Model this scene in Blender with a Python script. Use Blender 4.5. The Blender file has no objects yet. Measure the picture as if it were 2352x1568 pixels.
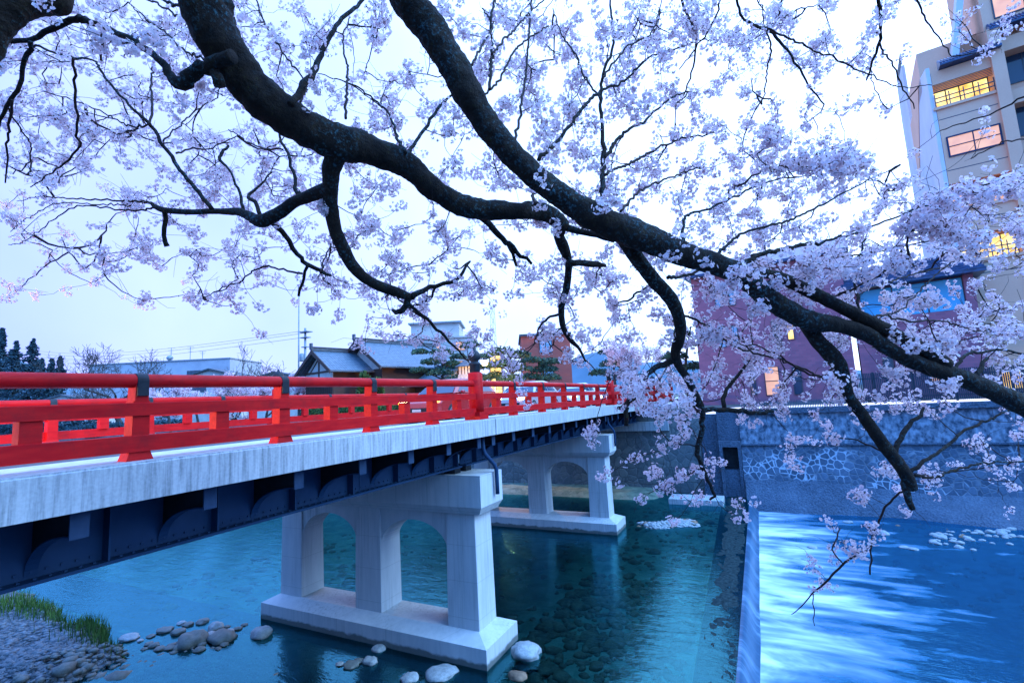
import bpy, bmesh, math, random
import numpy as np
from mathutils import Vector, Matrix, noise

random.seed(7); RNG = np.random.default_rng(7)
sc = bpy.context.scene
PI = math.pi
R = math.radians

# ------------------------------------------------------------------ camera
F_PX, PITCH, ROLL, YAW = 1107.8, 0.1225, -0.0509, 0.4637
CAM = np.array([0.0, 0.0, 6.4])
_cy, _sy, _cp, _sp = math.cos(YAW), math.sin(YAW), math.cos(PITCH), math.sin(PITCH)
FW = np.array([_cy*_cp, _sy*_cp, _sp]); _rt = np.array([_sy, -_cy, 0.0]); _up = np.cross(_rt, FW)
RT = math.cos(ROLL)*_rt + math.sin(ROLL)*_up
UP = -math.sin(ROLL)*_rt + math.cos(ROLL)*_up
cd = bpy.data.cameras.new('camera'); co = bpy.data.objects.new('camera', cd)
sc.collection.objects.link(co); sc.camera = co
cd.sensor_width = 36.0; cd.lens = 36.0*F_PX/2352.0
cd.clip_start = 0.1; cd.clip_end = 4000
co.matrix_world = Matrix(((RT[0], UP[0], -FW[0], CAM[0]), (RT[1], UP[1], -FW[1], CAM[1]), (RT[2], UP[2], -FW[2], CAM[2]), (0, 0, 0, 1)))

def at(x, y, d):                      # point seen at (x, y) of a 2352 px wide frame, d metres deep
    return CAM + (FW + RT*((x-1176)/F_PX) - UP*((y-784)/F_PX))*d
def seen(P):                          # arrays of points -> x, y, depth
    D = np.asarray(P) - CAM; z = D@FW
    return 1176+F_PX*(D@RT)/z, 784-F_PX*(D@UP)/z, z

# ------------------------------------------------------------------ sky, light, exposure
w = bpy.data.worlds.new('World'); sc.world = w; w.use_nodes = True
nt = w.node_tree; nd = nt.nodes; lk = nt.links; nd.clear()
def N(t, **k):
    n = nd.new(t)
    for a, v in k.items(): setattr(n, a, v)
    return n
SUN_ROT = R(118)                      # the afterglow lies downstream, to the right
out = N('ShaderNodeOutputWorld'); bg = N('ShaderNodeBackground'); lk.new(bg.outputs[0], out.inputs[0])
sky = N('ShaderNodeTexSky', sky_type='NISHITA', sun_disc=False, sun_elevation=R(14), sun_rotation=SUN_ROT)
sky.air_density = 1.5; sky.dust_density = 0.6; sky.ozone_density = 3.0
tc = N('ShaderNodeTexCoord')
def dotn(v):
    n = N('ShaderNodeVectorMath', operation='DOT_PRODUCT'); lk.new(tc.outputs['Generated'], n.inputs[0]); n.inputs[1].default_value = v
    return n.outputs['Value']
def ramp(src, pts):
    n = N('ShaderNodeValToRGB'); lk.new(src, n.inputs[0]); e = n.color_ramp.elements
    while len(e) < len(pts): e.new(0.5)
    for q, (p, c) in zip(e, pts): q.position = p; q.color = (*c, 1)
    return n.outputs[0]
def mp(src, a, b):
    n = N('ShaderNodeMapRange'); lk.new(src, n.inputs[0]); n.inputs[1].default_value = a; n.inputs[2].default_value = b
    return n.outputs[0]
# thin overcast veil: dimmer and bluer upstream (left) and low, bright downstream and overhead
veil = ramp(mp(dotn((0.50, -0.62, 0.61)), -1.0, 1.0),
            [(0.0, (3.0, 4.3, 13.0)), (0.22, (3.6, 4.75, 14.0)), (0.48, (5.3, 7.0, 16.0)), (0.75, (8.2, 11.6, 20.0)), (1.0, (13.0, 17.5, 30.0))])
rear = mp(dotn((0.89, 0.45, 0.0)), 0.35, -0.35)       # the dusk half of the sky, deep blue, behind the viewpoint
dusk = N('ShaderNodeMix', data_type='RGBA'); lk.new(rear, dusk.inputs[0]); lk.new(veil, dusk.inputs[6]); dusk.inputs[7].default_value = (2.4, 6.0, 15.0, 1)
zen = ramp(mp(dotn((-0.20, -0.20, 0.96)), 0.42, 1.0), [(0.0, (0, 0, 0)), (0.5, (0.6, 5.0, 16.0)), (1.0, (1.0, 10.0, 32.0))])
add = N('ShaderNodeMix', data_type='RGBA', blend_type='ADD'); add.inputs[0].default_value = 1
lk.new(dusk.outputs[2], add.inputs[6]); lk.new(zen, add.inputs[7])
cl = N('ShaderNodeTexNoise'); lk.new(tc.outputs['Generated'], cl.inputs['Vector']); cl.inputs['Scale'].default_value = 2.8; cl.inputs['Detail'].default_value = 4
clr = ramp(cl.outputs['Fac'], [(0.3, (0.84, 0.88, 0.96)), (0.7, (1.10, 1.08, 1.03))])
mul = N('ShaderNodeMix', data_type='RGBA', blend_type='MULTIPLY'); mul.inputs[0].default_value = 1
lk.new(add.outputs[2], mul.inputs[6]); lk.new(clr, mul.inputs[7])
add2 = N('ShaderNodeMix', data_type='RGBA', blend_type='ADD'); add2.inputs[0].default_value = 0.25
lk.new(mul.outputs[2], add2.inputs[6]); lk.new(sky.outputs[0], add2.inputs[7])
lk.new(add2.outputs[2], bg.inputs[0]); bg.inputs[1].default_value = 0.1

sl = bpy.data.lights.new('sun', 'SUN'); so = bpy.data.objects.new('sun', sl); sc.collection.objects.link(so)
sl.energy = 3.2; sl.angle = R(40); sl.color = (0.42, 0.72, 1.0)
_e = R(36); _d = Vector((0.12, -1.0, 0)).normalized()
so.rotation_euler = Vector((_d.x*math.cos(_e), _d.y*math.cos(_e), math.sin(_e))).to_track_quat('Z', 'Y').to_euler()
so.location = (0, -30, 40)
sc.view_settings.view_transform = 'Standard'; sc.view_settings.look = 'None'
sc.view_settings.exposure = 0.38; sc.view_settings.gamma = 1.0
sc.cycles.use_denoising = True
try: sc.cycles.denoiser = 'OPENIMAGEDENOISE'
except Exception: pass
sc.cycles.max_bounces = 7; sc.cycles.transparent_max_bounces = 10; sc.cycles.diffuse_bounces = 3; sc.cycles.glossy_bounces = 3
sc.cycles.caustics_reflective = False; sc.cycles.caustics_refractive = False
sc.cycles.sample_clamp_indirect = 6.0

# ------------------------------------------------------------------ materials
class NT:
    def __init__(s, name):
        s.m = bpy.data.materials.new(name); s.m.use_nodes = True
        s.t = s.m.node_tree; s.n = s.t.nodes; s.l = s.t.links
        s.b = s.n.get('Principled BSDF'); s.out = s.n.get('Material Output'); s._c = None
    def node(s, t, **k):
        n = s.n.new(t)
        for a, v in k.items():
            if a in ('op',): n.operation = v
            else: setattr(n, a, v)
        return n
    def coord(s, scale=(1, 1, 1), kind='Object', rot=(0, 0, 0)):
        if s._c is None: s._c = s.node('ShaderNodeTexCoord')
        m = s.node('ShaderNodeMapping'); m.inputs['Scale'].default_value = scale; m.inputs['Rotation'].default_value = rot
        s.l.new(s._c.outputs[kind], m.inputs[0]); return m.outputs[0]
    def noise(s, vec, scale=5, detail=4, rough=0.55, dist=0.0):
        n = s.node('ShaderNodeTexNoise'); s.l.new(vec, n.inputs['Vector'])
        n.inputs['Scale'].default_value = scale; n.inputs['Detail'].default_value = detail
        n.inputs['Roughness'].default_value = rough; n.inputs['Distortion'].default_value = dist
        return n.outputs['Fac']
    def vor(s, vec, scale=5, feature='DISTANCE_TO_EDGE', outp='Distance', rnd=1.0):
        n = s.node('ShaderNodeTexVoronoi', feature=feature); s.l.new(vec, n.inputs['Vector'])
        n.inputs['Scale'].default_value = scale; n.inputs['Randomness'].default_value = rnd
        return n.outputs[outp]
    def ramp(s, src, pts, interp='LINEAR'):
        n = s.node('ShaderNodeValToRGB'); s.l.new(src, n.inputs[0]); e = n.color_ramp.elements
        n.color_ramp.interpolation = interp
        while len(e) < len(pts): e.new(0.5)
        for q, (p, c) in zip(e, pts):
            q.position = p; q.color = (*c, 1) if not isinstance(c, (int, float)) else (c, c, c, 1)
        return n.outputs[0]
    def mix(s, f, a, b, mode='MIX'):
        n = s.node('ShaderNodeMix', data_type='RGBA', blend_type=mode)
        for i, v in ((0, f), (6, a), (7, b)):
            if hasattr(v, 'is_linked'): s.l.new(v, n.inputs[i])
            elif i == 0: n.inputs[0].default_value = v
            else: n.inputs[i].default_value = (*v, 1)
        return n.outputs[2]
    def math(s, op, a, b=0.0):
        n = s.node('ShaderNodeMath', op=op)
        for i, v in ((0, a), (1, b)):
            if hasattr(v, 'is_linked'): s.l.new(v, n.inputs[i])
            else: n.inputs[i].default_value = v
        return n.outputs[0]
    def base(s, c):
        if hasattr(c, 'is_linked'): s.l.new(c, s.b.inputs['Base Color'])
        else: s.b.inputs['Base Color'].default_value = (*c, 1)
    def rough(s, r):
        if hasattr(r, 'is_linked'): s.l.new(r, s.b.inputs['Roughness'])
        else: s.b.inputs['Roughness'].default_value = r
    def bump(s, h, strength=0.3, dist=0.02, to=None):
        n = s.node('ShaderNodeBump'); s.l.new(h, n.inputs['Height'])
        n.inputs['Strength'].default_value = strength; n.inputs['Distance'].default_value = dist
        if to is None: s.l.new(n.outputs[0], s.b.inputs['Normal'])
        return n.outputs[0]

M = {}
def simple(name, c1, c2=None, scale=3.0, rough=0.7, bump=0.0, stretch=(1, 1, 1), metal=0.0, coat=0.0, detail=5, lo=0.35, hi=0.65, spec=0.5, bscale=None):
    t = NT(name)
    v = t.coord(stretch); f = t.noise(v, scale, detail)
    t.base(t.ramp(f, [(lo, c1), (hi, c2)]) if c2 else c1)
    t.rough(rough); t.b.inputs['Metallic'].default_value = metal
    t.b.inputs['Coat Weight'].default_value = coat; t.b.inputs['Specular IOR Level'].default_value = spec
    if bump:
        g = t.noise(t.coord(stretch), bscale or scale*5, 4); t.bump(g, bump, 0.02)
    M[name] = t.m; return t
def glow(name, col, strength):
    t = NT(name); t.base((0.02, 0.02, 0.02)); t.b.inputs['Emission Color'].default_value = (*col, 1)
    t.b.inputs['Emission Strength'].default_value = strength; M[name] = t.m; return t

# concrete with rain streaks
t = NT('concrete')
f1 = t.noise(t.coord((6, 6, 0.35)), 2.4, 7, 0.7); f2 = t.noise(t.coord(), 0.8, 5); f3 = t.noise(t.coord(), 30, 3)
c = t.ramp(f1, [(0.36, (0.10, 0.12, 0.135)), (0.48, (0.31, 0.325, 0.34)), (0.58, (0.48, 0.485, 0.495))])
c = t.mix(t.ramp(f2, [(0.45, 0.0), (0.75, 0.6)]), c, (0.27, 0.29, 0.30))
c = t.mix(0.35, c, t.ramp(f3, [(0.35, (0.30, 0.30, 0.31)), (0.65, (0.47, 0.47, 0.48))]))
t.base(c); t.rough(0.8); t.bump(f3, 0.15, 0.01); M['concrete'] = t.m
t = NT('pale_concrete')
f1 = t.noise(t.coord((2.5, 2.5, 0.5)), 2.0, 6); f3 = t.noise(t.coord(), 25, 3); f4 = t.noise(t.coord(), 90, 2)
c = t.ramp(f1, [(0.3, (0.41, 0.43, 0.46)), (0.65, (0.49, 0.50, 0.52))])
c = t.mix(t.ramp(f4, [(0.64, 0.0), (0.70, 0.5)]), c, (0.2, 0.21, 0.22))
sp = t.node('ShaderNodeSeparateXYZ'); t.l.new(t._c.outputs['Object'], sp.inputs[0])
wl = t.math('ADD', sp.outputs[2], t.math('MULTIPLY', t.noise(t.coord((1, 1, 1)), 3.0, 4), -0.22))
c = t.mix(t.ramp(wl, [(0.0, 0.85), (0.07, 0.0)]), c, (0.05, 0.06, 0.05))
u_ = t.math('ADD', sp.outputs[0], sp.outputs[1]); cb = t.node('ShaderNodeCombineXYZ'); t.l.new(u_, cb.inputs[0]); t.l.new(sp.outputs[2], cb.inputs[1])
bk = t.node('ShaderNodeTexBrick'); bk.offset = 0.0; t.l.new(cb.outputs[0], bk.inputs[0]); bk.inputs['Scale'].default_value = 1.0; bk.inputs['Brick Width'].default_value = 1.8; bk.inputs['Row Height'].default_value = 0.9; bk.inputs['Mortar Size'].default_value = 0.006
c = t.mix(t.math('MULTIPLY', bk.outputs['Fac'], 0.45), c, (0.16, 0.17, 0.18))
dr = t.noise(t.coord((9, 9, 0.25)), 1.6, 5, 0.7); zs = t.noise(t.coord((0.7, 0.7, 0.35)), 1.0, 3)
c = t.mix(t.math('MULTIPLY', t.ramp(dr, [(0.50, 0.0), (0.68, 0.7)]), t.ramp(zs, [(0.40, 0.0), (0.60, 1.0)])), c, (0.17, 0.18, 0.18))
t.base(c); t.rough(0.75); t.bump(f3, 0.1, 0.01); M['pale_concrete'] = t.m

t = NT('red_paint')
f1 = t.noise(t.coord((1, 6, 6)), 3, 5); f2 = t.noise(t.coord(), 40, 3)
c = t.ramp(f1, [(0.3, (0.42, 0.003, 0.008)), (0.65, (0.56, 0.009, 0.010))])
c = t.mix(t.ramp(f2, [(0.70, 0.0), (0.76, 0.6)]), c, (0.25, 0.02, 0.02))
f5 = t.noise(t.coord((1.2, 1.2, 1.2)), 2.2, 6, 0.7); c = t.mix(t.ramp(f5, [(0.52, 0.0), (0.72, 0.55)]), c, (0.16, 0.012, 0.014))
t.base(c); t.rough(t.ramp(f5, [(0.3, 0.34), (0.7, 0.6)])); t.b.inputs['Specular IOR Level'].default_value = 0.12
t.bump(f2, 0.05, 0.005); M['red_paint'] = t.m
simple('black_iron', (0.008, 0.012, 0.018), (0.016, 0.022, 0.03), 8, 0.5, 0.05, spec=0.2)
simple('girder_paint', (0.008, 0.032, 0.080), (0.014, 0.044, 0.10), 2.0, 0.6, 0.05, spec=0.15)
simple('bracket_cap', (0.018, 0.038, 0.08), (0.028, 0.052, 0.10), 4, 0.8, spec=0.08)
simple('bracket_shade', (0.006, 0.008, 0.012), (0.010, 0.013, 0.02), 4, 0.7, spec=0.2)  # girder steel darkened: shade of the unlit plate faces put into the colour
simple('asphalt', (0.04, 0.04, 0.045), (0.07, 0.07, 0.075), 20, 0.8, 0.2)
simple('paving', (0.42, 0.42, 0.43), (0.55, 0.55, 0.56), 6, 0.75, 0.1)
simple('white_line', (0.7, 0.7, 0.7), (0.8, 0.8, 0.8), 8, 0.6)
simple('ground', (0.05, 0.06, 0.04), (0.10, 0.10, 0.08), 0.6, 0.95, 0.3)
simple('wood', (0.035, 0.018, 0.014), (0.07, 0.03, 0.022), 2, 0.7, 0.1, (1, 1, 8))
simple('plaster', (0.40, 0.385, 0.39), (0.50, 0.48, 0.48), 1.5, 0.9, 0.05)
simple('cream_wall', (0.40, 0.37, 0.36), (0.50, 0.46, 0.44), 0.5, 0.85, 0.05)
simple('dark_glass', (0.02, 0.05, 0.09), None, 1, 0.08)
simple('pale_glass', (0.18, 0.32, 0.45), (0.28, 0.45, 0.6), 1.2, 0.15)
simple('blue_glass', (0.02, 0.30, 0.55), (0.05, 0.42, 0.72), 0.5, 0.12)
simple('frame', (0.02, 0.04, 0.06), None, 1, 0.4)
simple('pole_metal', (0.18, 0.2, 0.24), (0.26, 0.28, 0.3), 3, 0.5)
simple('needle', (0.012, 0.045, 0.035), (0.04, 0.10, 0.05), 1.2, 0.8)
simple('conifer', (0.006, 0.028, 0.05), (0.015, 0.055, 0.075), 0.5, 0.85)  # blue of distance haze tinted into the foliage colour
simple('leaf', (0.03, 0.08, 0.02), (0.08, 0.15, 0.03), 2.0, 0.8)
simple('grass', (0.02, 0.07, 0.006), (0.08, 0.16, 0.015), 5, 0.8)
simple('far_bark', (0.035, 0.03, 0.03), (0.06, 0.05, 0.05), 3, 0.9)
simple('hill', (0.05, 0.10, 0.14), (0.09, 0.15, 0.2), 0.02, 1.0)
simple('fence', (0.012, 0.02, 0.035), (0.02, 0.03, 0.05), 4, 0.6)
simple('car_red', (0.35, 0.02, 0.02), (0.40, 0.025, 0.025), 2, 0.25, coat=0.8)
simple('car_silver', (0.45, 0.46, 0.48), (0.5, 0.5, 0.52), 2, 0.3, coat=0.6, metal=0.4)
simple('car_white', (0.75, 0.75, 0.75), None, 2, 0.3, coat=0.6)
simple('tyre', (0.012, 0.012, 0.013), None, 2, 0.85)
simple('rim', (0.4, 0.4, 0.42), None, 2, 0.3, metal=0.8)
glow('lamp_glow', (1.0, 0.66, 0.28), 40)
glow('headlight', (1.0, 0.75, 0.42), 45)
glow('amber', (1.0, 0.35, 0.04), 8)
glow('tail', (1.0, 0.03, 0.02), 4)
t = NT('lit_window')
f = t.noise(t.coord((1.2, 1.2, 1.2)), 1.3, 3)
t.base((0.05, 0.04, 0.03)); t.l.new(t.ramp(f, [(0.3, (0.70, 0.36, 0.07)), (0.5, (1.0, 0.66, 0.20)), (0.7, (1.0, 0.86, 0.45))]), t.b.inputs['Emission Color'])
t.b.inputs['Emission Strength'].default_value = 1.35; t.rough(0.2); M['lit_window'] = t.m
t = NT('lit_curtain')
f = t.noise(t.coord((1.2, 1.2, 1.2)), 1.0, 2)
t.base((0.3, 0.2, 0.15)); t.l.new(t.ramp(f, [(0.3, (0.75, 0.34, 0.20)), (0.7, (0.95, 0.52, 0.30))]), t.b.inputs['Emission Color'])
t.b.inputs['Emission Strength'].default_value = 0.75; t.rough(0.3); M['lit_curtain'] = t.m

# bark: nearly black, teal lichen, a little moss
t = NT('bark')
v = t.coord(); f1 = t.noise(v, 9, 6, 0.7); f2 = t.noise(v, 38, 4, 0.7); f3 = t.noise(v, 2.0, 3); f4 = t.noise(v, 60, 2)
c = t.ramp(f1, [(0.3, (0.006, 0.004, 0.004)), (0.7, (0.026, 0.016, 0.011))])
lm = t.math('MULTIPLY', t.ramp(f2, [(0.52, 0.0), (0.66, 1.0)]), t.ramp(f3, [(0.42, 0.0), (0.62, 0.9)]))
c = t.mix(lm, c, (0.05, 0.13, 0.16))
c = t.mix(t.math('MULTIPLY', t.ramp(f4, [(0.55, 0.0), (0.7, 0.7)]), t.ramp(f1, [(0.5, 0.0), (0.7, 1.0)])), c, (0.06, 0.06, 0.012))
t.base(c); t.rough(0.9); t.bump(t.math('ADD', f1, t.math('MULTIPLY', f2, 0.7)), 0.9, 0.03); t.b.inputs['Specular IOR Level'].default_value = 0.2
M['bark'] = t.m
simple('twig_bark', (0.018, 0.010, 0.010), (0.04, 0.022, 0.018), 20, 0.85, spec=0.2)

def petal_mat(name, c1, c2):
    t = NT(name)
    f = t.noise(t.coord(), 14, 2); f2 = t.noise(t.coord(), 1.5, 2)
    c = t.mix(t.ramp(f2, [(0.4, 0.0), (0.6, 0.6)]), t.ramp(f, [(0.3, c1), (0.7, c2)]), c2)
    d = t.node('ShaderNodeBsdfDiffuse'); tr = t.node('ShaderNodeBsdfTranslucent'); mx = t.node('ShaderNodeMixShader')
    t.l.new(c, d.inputs[0]); t.l.new(c, tr.inputs[0]); mx.inputs[0].default_value = 0.5
    t.l.new(d.outputs[0], mx.inputs[1]); t.l.new(tr.outputs[0], mx.inputs[2]); t.l.new(mx.outputs[0], t.out.inputs[0])
    M[name] = t.m
petal_mat('petal', (0.72, 0.52, 0.59), (0.86, 0.71, 0.75))
simple('calyx', (0.16, 0.03, 0.05), (0.10, 0.06, 0.03), 9, 0.7)

# slate-blue roof tile
t = NT('roof_tile')
v = t.coord(); wv = t.node('ShaderNodeTexWave', wave_type='BANDS', bands_direction='X'); t.l.new(v, wv.inputs[0]); wv.inputs['Scale'].default_value = 1.1
w2 = t.node('ShaderNodeTexWave', wave_type='BANDS', bands_direction='Z', wave_profile='SAW'); t.l.new(v, w2.inputs[0]); w2.inputs['Scale'].default_value = 1.5
f = t.noise(t.coord((1, 1, 3)), 3.0, 6)
c = t.ramp(f, [(0.3, (0.05, 0.085, 0.12)), (0.7, (0.13, 0.17, 0.21))])
c = t.mix(t.ramp(w2.outputs['Fac'], [(0.0, 0.85), (0.30, 0.0)]), c, (0.02, 0.03, 0.045))
t.base(c); t.rough(0.5); t.bump(t.math('ADD', wv.outputs['Fac'], w2.outputs['Fac']), 0.5, 0.05); M['roof_tile'] = t.m
simple('roof_edge', (0.03, 0.045, 0.06), (0.06, 0.08, 0.10), 3, 0.6)
simple('blue_tile', (0.01, 0.03, 0.09), (0.03, 0.07, 0.17), 4, 0.35)

# tan panelled facade
t = NT('tan_panel')
v = t.coord(); br = t.node('ShaderNodeTexBrick'); t.l.new(t.coord((1, 1, 1), rot=(R(90), 0, 0)), br.inputs[0])
f = t.noise(v, 0.5, 4); f2 = t.noise(v, 12, 3)
c = t.ramp(f, [(0.35, (0.74, 0.40, 0.26)), (0.7, (0.82, 0.46, 0.30))])
c = t.mix(0.2, c, t.ramp(f2, [(0.3, (0.62, 0.35, 0.23)), (0.7, (0.84, 0.48, 0.32))]))
t.base(c); t.rough(0.75); M['tan_panel'] = t.m
simple('white_wall', (0.58, 0.58, 0.62), (0.66, 0.66, 0.70), 0.4, 0.8)
simple('metal_cladding', (0.30, 0.30, 0.36), (0.38, 0.38, 0.44), 0.3, 0.6)

def brick_mat(name, a, b, mortar, sc_=1.0):
    t = NT(name)
    # one course pattern per wall direction, chosen by the wall's own normal
    g = t.node('ShaderNodeNewGeometry')
    if t._c is None: t._c = t.node('ShaderNodeTexCoord')
    sep = t.node('ShaderNodeSeparateXYZ'); t.l.new(t._c.outputs['Object'], sep.inputs[0])
    u = t.math('ADD', sep.outputs[0], sep.outputs[1]); cb = t.node('ShaderNodeCombineXYZ'); t.l.new(u, cb.inputs[0]); t.l.new(sep.outputs[2], cb.inputs[1])
    br = t.node('ShaderNodeTexBrick'); t.l.new(cb.outputs[0], br.inputs[0])
    br.inputs['Color1'].default_value = (*a, 1); br.inputs['Color2'].default_value = (*b, 1); br.inputs['Mortar'].default_value = (*mortar, 1)
    br.inputs['Scale'].default_value = sc_; br.inputs['Mortar Size'].default_value = 0.012; br.inputs['Brick Width'].default_value = 0.45; br.inputs['Row Height'].default_value = 0.16
    f = t.noise(t.coord(), 1.2, 4)
    t.base(t.mix(t.ramp(f, [(0.4, 0.0), (0.7, 0.5)]), br.outputs[0], b)); t.rough(0.8); M[name] = t.m
brick_mat('brick', (0.36, 0.12, 0.17), (0.25, 0.09, 0.135), (0.2, 0.12, 0.16), 1.0)
brick_mat('red_block', (0.42, 0.10, 0.07), (0.36, 0.08, 0.06), (0.3, 0.08, 0.06), 1.0)

# rubble masonry with pale mortar patches
def masonry(name, scale, stone1, stone2, mortar, mlo, mhi):
    t = NT(name)
    v0 = t.coord((0.55, 1, 1)); dn = t.node('ShaderNodeTexNoise'); t.l.new(v0, dn.inputs['Vector']); dn.inputs['Scale'].default_value = 1.4
    v = t.mix(0.12, v0, dn.outputs['Color'], 'ADD')
    e = t.vor(v, scale); col = t.vor(v, scale, 'F1', 'Color'); bw = t.node('ShaderNodeRGBToBW'); t.l.new(col, bw.inputs[0])
    c = t.ramp(bw.outputs[0], [(0.2, stone1), (0.8, stone2)])
    f = t.noise(t.coord(), 7, 5); c = t.mix(0.45, c, t.ramp(f, [(0.3, stone1), (0.7, stone2)]))
    big = t.noise(t.coord((0.6, 0.35, 0.6)), 1.0, 2)
    mm = t.math('MULTIPLY', t.ramp(e, [(0.035, 1.0), (0.085, 0.0)]), t.ramp(big, [(mlo, 0.22), (mhi, 1.0)]))
    dk = t.ramp(e, [(0.01, 0.7), (0.05, 0.0)])
    c = t.mix(dk, c, (0.02, 0.025, 0.03)); c = t.mix(mm, c, mortar)
    t.base(c); t.rough(0.85); t.bump(t.math('MINIMUM', e, 0.12), 0.8, 0.25); M[name] = t.m
masonry('masonry', 3.0, (0.022, 0.042, 0.070), (0.11, 0.155, 0.22), (0.36, 0.42, 0.50), 0.50, 0.57)
masonry('abutment_stone', 1.9, (0.06, 0.075, 0.085), (0.17, 0.17, 0.16), (0.16, 0.17, 0.18), 0.5, 0.8)
t = NT('rough_concrete')
f1 = t.noise(t.coord((1, 1, 0.5)), 1.1, 6, 0.7); f2 = t.noise(t.coord(), 14, 5, 0.7); f3 = t.vor(t.coord((1, 1, 1)), 9, 'F1')
c = t.ramp(f1, [(0.3, (0.025, 0.042, 0.07)), (0.5, (0.06, 0.09, 0.135)), (0.7, (0.12, 0.165, 0.225))])
c = t.mix(0.5, c, t.ramp(f2, [(0.35, (0.02, 0.035, 0.06)), (0.65, (0.13, 0.175, 0.235))]))
t.base(c); t.rough(0.9); t.bump(t.math('ADD', f2, f3), 0.8, 0.06); M['rough_concrete'] = t.m
simple('old_concrete', (0.02, 0.04, 0.07), (0.22, 0.27, 0.34), 4.5, 0.9, 0.9, (1, 1, 0.7), detail=12, lo=0.36, hi=0.66, bscale=22)
simple('wet_sill', (0.002, 0.010, 0.013), (0.022, 0.048, 0.052), 10, 0.75, 0.9, (1, 1, 1), detail=8, bscale=26, spec=0.08)

def stone_mat(name, a, b, sc_=6):
    t = NT(name); gi = t.node('ShaderNodeObjectInfo')
    f = t.noise(t.coord(), sc_, 5, 0.65); f2 = t.noise(t.coord(), sc_*6, 3)
    c = t.ramp(f, [(0.3, a), (0.7, b)]); c = t.mix(0.3, c, t.ramp(f2, [(0.35, a), (0.65, b)]))
    t.base(c); t.rough(0.75); t.bump(f2, 0.3, 0.02); M[name] = t.m
stone_mat('stone_dark', (0.06, 0.07, 0.065), (0.17, 0.18, 0.175))
stone_mat('stone_pale', (0.14, 0.155, 0.165), (0.38, 0.40, 0.41))
stone_mat('gravel', (0.025, 0.032, 0.04), (0.20, 0.215, 0.235), 5)
stone_mat('wet_stone', (0.05, 0.034, 0.022), (0.26, 0.16, 0.10), 2)
t = NT('riverbed')
e = t.vor(t.coord(), 3.0, 'F1', 'Color'); bw = t.node('ShaderNodeRGBToBW'); t.l.new(e, bw.inputs[0])
f = t.noise(t.coord(), 1.2, 5); f2 = t.noise(t.coord(), 25, 3)
c = t.ramp(f, [(0.35, (0.09, 0.17, 0.12)), (0.65, (0.28, 0.42, 0.29))])
c = t.mix(0.4, c, t.ramp(f2, [(0.4, (0.03, 0.05, 0.05)), (0.7, (0.22, 0.24, 0.22))]))
c = t.mix(0.35, c, t.ramp(bw.outputs[0], [(0.2, (0.02, 0.025, 0.02)), (0.8, (0.22, 0.20, 0.15))]))
t.base(c); t.rough(0.9); t.bump(t.math('ADD', f2, bw.outputs[0]), 0.6, 0.05); M['riverbed'] = t.m
t = NT('shore')
f = t.noise(t.coord(), 1.1, 5); f2 = t.noise(t.coord(), 26, 4); e = t.vor(t.coord(), 16, 'F1', 'Color'); bw = t.node('ShaderNodeRGBToBW'); t.l.new(e, bw.inputs[0])
c = t.ramp(bw.outputs[0], [(0.15, (0.02, 0.03, 0.045)), (0.85, (0.12, 0.14, 0.17))])
c = t.mix(t.ramp(f, [(0.42, 0.0), (0.6, 0.7)]), c, (0.03, 0.045, 0.06)); c = t.mix(0.3, c, t.ramp(f2, [(0.35, (0.02, 0.03, 0.04)), (0.7, (0.16, 0.18, 0.21))]))
t.base(c); t.rough(0.85); t.bump(t.math('ADD', f2, bw.outputs[0]), 0.7, 0.05); M['shore'] = t.m

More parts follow.
